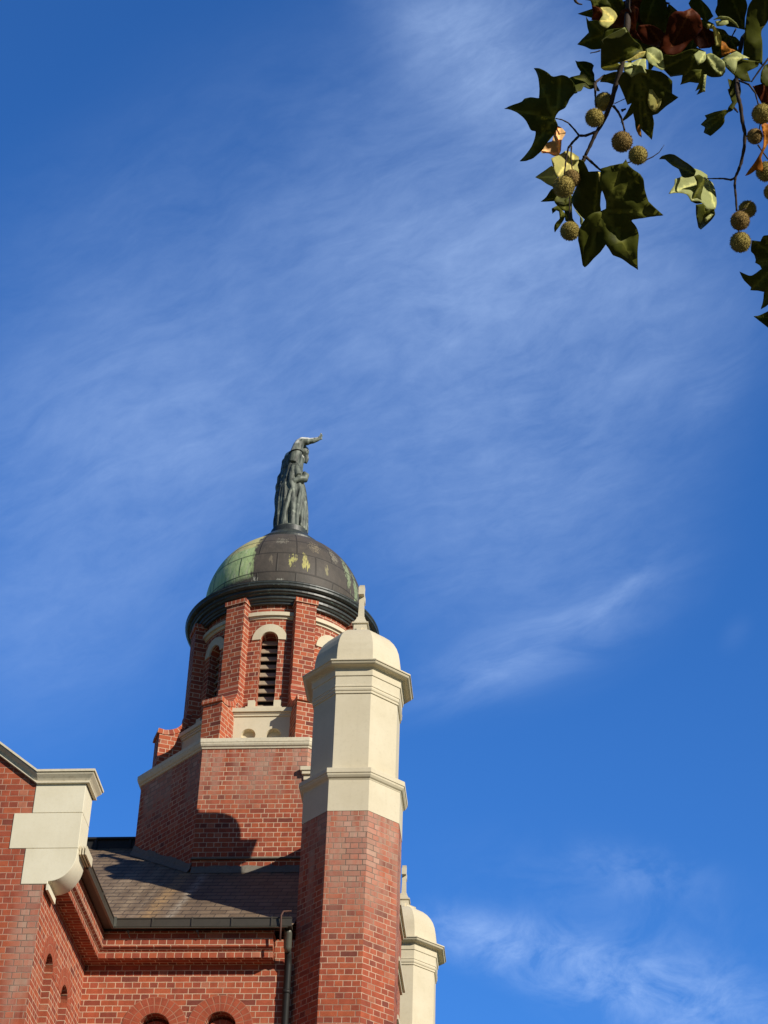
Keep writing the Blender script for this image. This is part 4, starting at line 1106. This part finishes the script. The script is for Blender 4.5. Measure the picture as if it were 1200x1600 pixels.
    # right edge
    L(H_, [(520, 700), (660, 755), (720, 750), (845, 660), (820, 610), (750, 570), (760, 520), (735, 450), (690, 400), (700, 240), (830, 255), (850, 210), (880, 170), (941, 165), (1080, 120), (1260, 240), (1400, 560), (1250, 900), (1050, 1130), (941, 1190), (835, 1255), (870, 1130), (880, 1000), (780, 980), (680, 975), (690, 930), (590, 830)], (1150, 520), 'leaf_dark', d=3.3, tilt=(-.5, .4))
    L(H_, [(730, 1360), (820, 1340), (941, 1280), (1100, 1200), (1280, 1350), (1200, 1560), (1060, 1620), (941, 1525), (850, 1450)], (1180, 1400), 'leaf_dark', d=3.34)
    # crowded middle of the spray
    L(D_, [(490, 210), (550, 340), (600, 480), (650, 460), (590, 580), (520, 690), (600, 640), (670, 580), (690, 680), (710, 790), (770, 860), (760, 760), (830, 830), (890, 890), (915, 700), (900, 600), (960, 580), (1050, 500), (1120, 450), (1200, 390), (1125, 345), (1130, 200), (1000, 90), (700, 50), (550, 100)], (720, 60), 'leaf_dark', d=3.27, tilt=(.2, .7))
    L(D_, [(860, 300), (960, 290), (1010, 350), (990, 480), (930, 560), (880, 540), (840, 450)], (1000, 300), 'leaf_yellow', d=3.255, tilt=(.2, .2), curl=.05)
    L(D_, [(710, 760), (740, 700), (768, 860), (730, 830)], (760, 600), 'leaf_orange', d=3.262, curl=.03)
    L(B_, [(265, 190), (300, 245), (400, 240), (470, 300), (470, 420), (440, 575), (330, 580), (250, 545), (165, 520), (220, 460), (300, 380), (280, 300)], (470, 400), 'leaf_dark', d=3.3, tilt=(-.6, .5))
    L(B_, [(440, 570), (460, 430), (520, 350), (740, 320), (800, 430), (900, 520), (940, 600), (820, 680), (700, 720), (560, 760), (440, 790)], (900, 560), 'leaf_dark', d=3.22, tilt=(.4, .9))
    L(B_, [(450, 470), (560, 400), (720, 320), (760, 390), (790, 450), (700, 470), (620, 440), (560, 480), (480, 530)], (800, 460), 'leaf_pale', d=3.20, tilt=(.9, 1.6), curl=.1)
    L(B_, [(430, 85), (540, 85), (600, 130), (635, 190), (590, 270), (510, 330), (430, 290), (415, 250), (462, 180), (455, 130)], (600, 240), 'leaf_yellow', d=3.25, tilt=(.8, -.6), curl=.12)
    L(B_, [(330, 230), (345, 150), (335, 60), (420, 90), (462, 130), (465, 190), (430, 240), (380, 245)], (440, 100), 'leaf_red', d=3.28, tilt=(.4, .8))
    L(B_, [(260, 0), (320, 10), (345, 90), (430, 70), (560, 90), (650, 200), (740, 100), (700, 10), (660, -60), (480, -140), (300, -60)], (500, -80), 'leaf_dark', d=3.3, tilt=(.3, .4))
    L(B_, [(500, 290), (560, 240), (640, 200), (680, 120), (760, 95), (830, 65), (880, 100), (870, 220), (850, 350), (920, 470), (800, 440), (740, 330), (600, 330)], (850, 330), 'leaf_red', d=3.29, tilt=(-.4, .6))['label'] = 'rust red leaf deep in the spray'
    L(B_, [(900, 60), (960, -40), (1100, -120), (1200, 0), (1240, 180), (1100, 290), (960, 300), (900, 220)], (1080, -60), 'leaf_dark', d=3.34)
    L(B_, [(880, 300), (1010, 290), (1120, 330), (1210, 420), (1200, 560), (1060, 540), (930, 500), (860, 400)], (1000, 320), 'leaf_red', d=3.31, tilt=(.3, .8))
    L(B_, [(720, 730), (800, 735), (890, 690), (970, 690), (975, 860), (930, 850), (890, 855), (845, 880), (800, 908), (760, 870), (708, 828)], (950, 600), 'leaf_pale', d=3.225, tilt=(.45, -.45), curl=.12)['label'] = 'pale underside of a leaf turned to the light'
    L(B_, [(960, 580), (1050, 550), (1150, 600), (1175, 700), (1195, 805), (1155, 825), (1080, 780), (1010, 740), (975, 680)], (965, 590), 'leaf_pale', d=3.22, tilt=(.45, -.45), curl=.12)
    L(B_, [(440, 790), (500, 740), (640, 740), (720, 780), (680, 810), (560, 830), (470, 820)], (720, 760), 'leaf_pale', d=3.26, tilt=(.2, 1.4), curl=.06)
    L(B_, [(430, 960), (470, 890), (600, 840), (720, 850), (780, 920), (640, 1000), (520, 970)], (740, 880), 'leaf_dark', d=3.3, tilt=(-.3, .9))
    L(B_, [(700, 720), (800, 680), (890, 610), (965, 600), (960, 660), (860, 700), (780, 720)], (960, 600), 'leaf_yellow', d=3.215, tilt=(.3, .4), curl=.05)
    # right cluster
    L(C_, [(0, 380), (40, 200), (120, 130), (210, 130), (300, 95), (400, 180), (430, 330), (340, 440), (260, 520), (150, 640), (0, 650), (-80, 560)], (60, 560), 'leaf_red', d=3.27, tilt=(.3, .5))
    L(C_, [(330, 330), (430, 300), (480, 330), (580, 380), (600, 500), (520, 560), (400, 570), (330, 480)], (420, 320), 'leaf_red', d=3.32)
    L(C_, [(270, 40), (330, -80), (420, 0), (500, 80), (560, 190), (480, 260), (390, 190), (320, 130)], (400, -60), 'leaf_dark', d=3.3)
    L(C_, [(610, -80), (760, -160), (900, -80), (960, 60), (930, 210), (930, 350), (800, 320), (720, 310), (640, 230), (580, 140), (605, 60)], (760, -60), 'leaf_dark', d=3.32, tilt=(.3, .4))
    L(C_, [(930, 350), (960, 100), (1060, -60), (1240, -120), (1320, 40), (1220, 210), (1170, 290), (1120, 370), (1135, 520), (1135, 770), (1085, 735), (1000, 720), (905, 640), (920, 480)], (1160, 0), 'leaf_dark', d=3.26, tilt=(.3, .5))
    L(C_, [(480, 280), (560, 290), (620, 370), (655, 440), (650, 545), (590, 540), (570, 430), (550, 340), (490, 340)], (560, 300), 'leaf_yellow', d=3.25, tilt=(.4, .5), curl=.08)
    L(C_, [(560, 230), (640, 190), (740, 200), (830, 270), (860, 330), (790, 270), (720, 232), (640, 225)], (570, 240), 'leaf_pale', d=3.245, tilt=(.4, .8), curl=.06)
    L(C_, [(580, 250), (640, 240), (735, 240), (735, 275), (680, 300), (600, 305)], (580, 270), 'leaf_pale', d=3.24, curl=.04)
    L(C_, [(330, 640), (390, 590), (470, 610), (475, 680), (440, 730), (380, 765), (355, 710)], (460, 610), 'leaf_pale', d=3.21, tilt=(.45, -.45), curl=.1)
    L(C_, [(475, 640), (530, 620), (600, 660), (690, 725), (700, 820), (670, 890), (600, 850), (530, 770), (490, 700)], (470, 640), 'leaf_pale', d=3.215, tilt=(.45, -.45), curl=.12)
    L(C_, [(655, 690), (740, 640), (830, 600), (900, 640), (985, 680), (900, 690), (840, 720), (830, 800), (800, 870), (740, 790), (690, 740)], (650, 690), 'leaf_pale', d=3.22, tilt=(.45, -.45), curl=.12)
    L(C_, [(-20, 640), (90, 650), (200, 610), (300, 575), (400, 590), (500, 650), (640, 760), (700, 840), (650, 900), (540, 905), (440, 860), (400, 900), (300, 940), (180, 975), (200, 880), (60, 900), (-40, 800)], (400, 600), 'leaf_dark', d=3.24, tilt=(.2, .9))
    L(C_, [(660, 690), (800, 640), (900, 690), (1100, 720), (1080, 780), (960, 840), (1000, 960), (900, 950), (800, 880), (700, 780)], (1080, 730), 'leaf_dark', d=3.25, tilt=(.4, .6))
    L(C_, [(655, 480), (700, 500), (740, 560), (825, 590), (760, 620), (660, 660), (650, 560)], (650, 640), 'leaf_orange', d=3.29, tilt=(.3, .3))
    L(F_, [(285, 215), (340, 120), (420, 60), (520, 60), (560, 110), (548, 200), (530, 290), (455, 322), (490, 260), (440, 285), (480, 200), (440, 195), (380, 190)], (530, 60), 'leaf_dark', d=3.22, tilt=(.3, .5))
    L(F_, [(530, 110), (560, 110), (552, 200), (545, 290), (515, 290), (522, 200)], (545, 100), 'leaf_pale', d=3.212, curl=.03)
    L(F_, [(1040, 230), (1110, 215), (1180, 180), (1260, 220), (1290, 330), (1220, 440), (1150, 430), (1090, 330)], (1160, 190), 'leaf_red', d=3.28, tilt=(.3, .7))
    L(F_, [(1120, 190), (1130, 80), (1170, 10), (1260, -20), (1320, 120), (1250, 240), (1180, 235)], (1200, 20), 'leaf_dark', d=3.27)
    L(F_, [(1130, 640), (1170, 615), (1240, 640), (1250, 760), (1200, 830), (1160, 900), (1130, 980), (1145, 1060), (1160, 1130), (1080, 1100), (1010, 1150), (960, 1165), (1020, 1080), (1090, 980), (1150, 860), (1150, 740)], (1170, 640), 'leaf_orange', d=3.24, tilt=(.3, .3), curl=.16)['label'] = 'curled orange leaf at the right edge'
    # fill behind the crowded top
    rnd = random.Random(5)
    lob = [(0, 0), (-.25, -.08), (-.62, .05), (-.45, .22), (-.85, .55), (-.40, .52), (-.32, .68), (0, 1.05), (.30, .70), (.38, .52), (.82, .58), (.46, .22), (.60, .04), (.24, -.06)]
    for (x, y, s, ang_, mt) in ((950, 30, 70, 20, 'leaf_dark'), (1000, 20, 75, -30, 'leaf_red'), (1045, 45, 70, 60, 'leaf_dark'), (1085, 50, 60, 10, 'leaf_dark'), (1015, 75, 60, 80, 'leaf_dark'), (1065, 85, 55, -20, 'leaf_dark'), (965, 75, 55, 40, 'leaf_dark'), (1130, 70, 55, 30, 'leaf_dark'), (985, 50, 55, 180, 'leaf_dark')):
        ca, sa = math.cos(R(ang_)), math.sin(R(ang_))
        pts = [(x+s*.8*(a*ca-(b-.4)*sa), y+s*.8*(a*sa+(b-.4)*ca)) for a, b in lob]
        leaf(pts, pts[0], M[mt], d=3.40, tilt=(rnd.uniform(-.6, .6), rnd.uniform(-.6, .8)), seed=int(x))
leaves()

def ball(x, y, rpx, d, seed):
    rnd = random.Random(seed); c = at(x, y, d); r = rpx/FPX*d*.92*rnd.uniform(.97, 1.03)
    mb = MB()
    n, k_ = 26, 40
    def bump(dv):
        return 1+.05*mnoise.noise(dv*9+Vector((seed, 0, 0)))+.045*mnoise.noise(dv*22+Vector((0, seed, 0)))
    rr = []
    for i in range(1, n):
        ring = []
        for j in range(k_):
            dv = Vector((math.sin(math.pi*i/n)*math.cos(2*math.pi*j/k_), math.sin(math.pi*i/n)*math.sin(2*math.pi*j/k_), -math.cos(math.pi*i/n)))
            ring.append(c+dv*r*bump(dv))
        rr.append(ring)
    mb.rings(rr, smooth=False, cap0=True, cap1=True)
    N_ = 620; ga = math.pi*(3-math.sqrt(5))
    for i in range(N_):
        z = 1-2*(i+.5)/N_; q = math.sqrt(1-z*z); t = ga*i
        dv = Vector((q*math.cos(t), q*math.sin(t), z)); dv = (dv+Vector((rnd.uniform(-.10, .10) for _ in range(3)))).normalized()
        lean = (dv+Vector((rnd.uniform(-.5, .5) for _ in range(3)))).normalized()
        s = dv.orthogonal().normalized(); u = dv.cross(s)
        w = r*rnd.uniform(.030, .050); ln = r*rnd.uniform(.08, .20)
        b0 = [c+dv*r*.97+(s*math.cos(a)+u*math.sin(a))*w for a in (0, 2.09, 4.19)]
        tip = c+dv*r+lean*ln
        for k in range(3): mb.poly([b0[k], b0[(k+1) % 3], tip])
    ripe = M['ball'] if seed % 3 else M['ball_brown']
    return mb.build('seed_ball', ripe, tree, weld=False)
for i, (x, y, r, d) in enumerate([(944, 159, 15.5, 3.27), (929, 184, 15.5, 3.22), (972, 221.5, 17, 3.24), (997, 242.5, 16, 3.22), (881, 292, 18, 3.20), (893, 279, 15, 3.26), (890.5, 361, 15.5, 3.24),
                                  (1191, 178, 17, 3.26), (1179.5, 213, 13, 3.24), (1197, 268, 17, 3.27), (1168, 327, 14.5, 3.29), (1156.5, 345, 16, 3.24), (1157, 378.5, 16.5, 3.24), (1207, 300, 14, 3.27)]):
    ball(x, y, r, d, 40+i)

def twigs():
    def tw(pts, rad, name='twig', d=3.26):
        q = [at(p[0], p[1], p[2] if len(p) > 2 else d) for p in pts]
        fp, fr = [], []
        r0, r1 = rad
        for i in range(len(q)-1):
            for s in range(4): f = s/4; fp.append(q[i].lerp(q[i+1], f)); fr.append(r0+(r1-r0)*((i+f)/(len(q)-1)))
        fp.append(q[-1]); fr.append(r1)
        k = .00102
        fr = [r*k*(1.0+.12*math.sin(i*2.1)) for i, r in enumerate(fr)]
        mb = MB(); mb.tube(fp, fr, 8); mb.build(name, M['twig'], tree)
    tw([(985, -60, 3.4), (980, 40), (972, 100), (963, 130), (955, 160), (945, 185), (930, 210), (922, 228), (914, 244)], (5.2, 2.4))
    tw([(914, 244), (912, 250), (904, 262), (908, 250)], (3.4, 2.6))
    tw([(931, 206), (915, 212), (905, 212), (895, 222), (888, 231)], (2.2, 1.8))
    tw([(905, 212), (898, 203), (888, 192), (878, 187), (868, 185)], (1.7, .9))
    tw([(888, 231), (885, 245), (883, 262), (881, 278)], (1.5, 1.0)); tw([(893, 228), (892, 245), (894, 265)], (1.3, .9))
    tw([(890, 300), (890, 330), (890, 348)], (1.0, .9))
    tw([(929, 130, 3.3), (930, 145, 3.28), (931, 168)], (1.8, 1.2)); tw([(945, 118, 3.33), (931, 128, 3.3), (930, 150, 3.29)], (2.2, 1.6))
    tw([(958, 165), (966, 175), (971, 185), (975, 200), (977, 212)], (2.2, 1.4)); tw([(971, 173), (978, 170)], (2.4, 1.2))
    tw([(977, 212), (985, 232), (997, 242)], (1.2, .9)); tw([(1005, 252), (1020, 245), (1030, 238), (1038, 226)], (1.1, .4))
    tw([(914, 244), (925, 254), (935, 263), (941, 268), (946, 272)], (2.4, 1.0)); tw([(941, 268), (960, 260), (985, 253), (1000, 250)], (1.4, .8))
    tw([(1160, 60, 3.4), (1150, 110, 3.35), (1153, 150), (1157, 165), (1160, 190), (1164, 208), (1163, 230), (1158, 255), (1153, 268), (1149, 277), (1148, 290), (1150, 310), (1151, 330)], (3.6, 1.6))
    tw([(1149, 278), (1142, 281), (1130, 279), (1118, 279), (1106, 279)], (2.0, .8))
    tw([(1154, 352), (1154, 366)], (1.1, 1.0)); tw([(1152, 330), (1158, 330), (1166, 326)], (1.1, .9))
    tw([(1163, 213), (1168, 213), (1172, 213)], (1.8, 1.2)); tw([(1150, 172), (1147, 168), (1153, 176)], (2.2, 1.2))
    tw([(1155, 126, 3.3), (1170, 132), (1180, 145), (1184, 160), (1186, 168)], (1.7, 1.0)); tw([(1188, 192), (1186, 205)], (1.0, .9)); tw([(1184, 226), (1192, 238), (1201, 250), (1215, 270)], (1.4, 1.0))
    tw([(1230, 60, 3.35), (1200, 92), (1190, 105), (1178, 122), (1174, 128)], (1.8, 1.1)); tw([(984, -10), (983, 12), (986, 20)], (1.5, 1.0))
    tw([(1150, 45), (1142, 60), (1136, 68)], (1.2, .9)); tw([(895, -6), (900, 3), (904, 6), (910, 7)], (2.6, 1.0)); tw([(922, 83), (932, 81), (938, 79)], (.7, 1.2))
    # leaf stalks
    tw([(1106, 279), (1102, 281), (1098, 286)], (.9, .7)); tw([(960, 162), (975, 155), (995, 148), (1010, 142)], (.7, .5))
twigs()

def trunk_and_crown():
    base = Vector((4.6, .4, -H)); fork = Vector((4.4, .7, 3.4))
    mb = MB()
    mb.tube([base, base+Vector((0, .02, .25)), base+Vector((-.02, .05, 1.2)), base+Vector((-.05, .15, 3.0)), fork], [.42, .31, .27, .25, .22], 20)
    mb.build('trunk', M['trunk'], tree)
    ends = [at(1240, -160, 3.5), at(1420, 60, 3.4), at(1500, -300, 4.2)]
    paths = [[fork, Vector((3.4, 1.3, 4.4)), Vector((2.1, 2.1, 4.0)), ends[0], at(1060, -90, 3.42), at(985, -60, 3.4)],
             [Vector((2.1, 2.1, 4.0)), ends[1]+Vector((0, 0, .1)), at(1300, -20, 3.38), at(1200, 20, 3.4), at(1160, 60, 3.4)],
             [ends[0], at(1330, 20, 3.38), at(1260, 200, 3.34), at(1230, 300, 3.3)],
             [fork, Vector((4.0, 0, 5.2)), Vector((2.8, -.6, 6.4)), Vector((2.0, -.9, 7.2))],
             [fork, Vector((5.2, .2, 5.0)), Vector((6.2, -.4, 6.4))], [fork, Vector((4.8, 1.6, 4.8)), Vector((5.2, 2.8, 6.0))],
             [fork, Vector((4.4, .6, 5.5)), Vector((4.2, .4, 8.0))], [Vector((3.4, 1.3, 4.4)), Vector((2.6, 1.0, 5.2)), Vector((1.9, .7, 5.6))]]
    rads = [[.16, .11, .06, .03, .009, .0056], [.05, .03, .012, .006, .004], [.02, .012, .008, .005], [.15, .11, .07, .03], [.15, .1, .05], [.14, .1, .05], [.15, .11, .04], [.08, .06, .03]]
    for p, r in zip(paths, rads):
        q = MB(); fp, fr = [], []
        for i in range(len(p)-1):
            for s in range(5): f = s/5; fp.append(Vector(p[i]).lerp(Vector(p[i+1]), f)); fr.append(r[i]+(r[i+1]-r[i])*f)
        fp.append(Vector(p[-1])); fr.append(r[-1]); q.tube(fp, fr, 10); q.build('limb', M['trunk'], tree)
    # crown: many separate lobed leaves, with gaps that let flecks of sun through to the spray
    rnd = random.Random(21)
    lob = [(0, 0), (-.30, -.06), (-.62, .05), (-.42, .22), (-.85, .55), (-.38, .50), (0, 1.05), (.38, .50), (.82, .58), (.42, .22), (.60, .04), (.28, -.06)]
    def in_frame(p):
        z = p.dot(CF)
        if z < .1: return False
        x = 600+FPX*p.dot(CR)/z; y = 800-FPX*p.dot(CU)/z
        m = 250*3.3/max(z, .5)*.35+60
        return -m < x < 1200+m and -m < y < 1600+m
    # places on the spray that the photograph shows in full sun: keep the way to the sun open for them
    lit = [(870, 225), (882, 262), (900, 270), (860, 255), (1095, 285), (1108, 320), (1085, 300), (1060, 300), (1010, 105), (1030, 100), (960, 25), (1055, 120), (950, 160), (935, 180), (1157, 375), (1160, 340), (1120, 95), (1150, 110), (1185, 245), (1190, 170), (1000, 240), (890, 360), (885, 288), (1180, 208), (990, 115), (1045, 130)]
    litp = [at(x, y, 3.22) for x, y in lit]
    verts, faces = [], []
    ctr = at(1040, 200, 3.3)
    sx = sdir.orthogonal().normalized(); sy = sdir.cross(sx)
    cand = []
    for i in range(2600):                                   # around the way from the spray to the sun
        t = rnd.uniform(.45, 4.2); a = rnd.uniform(0, 6.283); q = .95*math.sqrt(rnd.random())*(1+.1*t)
        cand.append(ctr+sdir*t+sx*q*math.cos(a)+sy*q*math.sin(a))
    for i in range(5200):
        while True:
            v = Vector((rnd.uniform(-1, 1), rnd.uniform(-1, 1), rnd.uniform(-1, 1)))
            if .35 < v.length < 1: break
        cand.append(Vector((4.2+v.x*3.3, .4+v.y*3.0, 6.0+v.z*3.0)))
    for p in cand:
        if in_frame(p) or p.z < 1.6: continue
        if p.length < 1.7: continue
        rel = [(p-l) for l in litp]
        if any((r_-sdir*r_.dot(sdir)).length < .13 and r_.dot(sdir) > 0 for r_ in rel): continue
        s = rnd.uniform(.10, .17); nrm = Vector((rnd.gauss(0, .6), rnd.gauss(0, .6), rnd.gauss(.9, .4))).normalized()
        ax = nrm.orthogonal().normalized(); ay = nrm.cross(ax); th = rnd.uniform(0, 6.283)
        e1 = ax*math.cos(th)+ay*math.sin(th); e2 = nrm.cross(e1)
        b0 = len(verts)
        for (u, v_) in lob:
            q = p+(e1*u+e2*(v_-.4))*s-nrm*(abs(u)*.18+(v_-.4)**2*.2)*s; verts.append((q.x, q.y, q.z+H))
        c = p-nrm*.0; verts.append((c.x, c.y, c.z+H)); n = len(lob)
        for k in range(n): faces.append((b0+k, b0+(k+1) % n, b0+n))
    me = bpy.data.meshes.new('crown'); me.from_pydata(verts, [], faces); me.materials.append(M['leaf_dark'])
    me.color_attributes.new('leafinfo', 'FLOAT_COLOR', 'POINT').data.foreach_set('color', [0, 0, 0, 1]*len(verts))
    link('crown', me, tree)
trunk_and_crown()

scene.render.resolution_x = 768; scene.render.resolution_y = 1024
scene.cycles.max_bounces = 8; scene.cycles.use_denoising = True
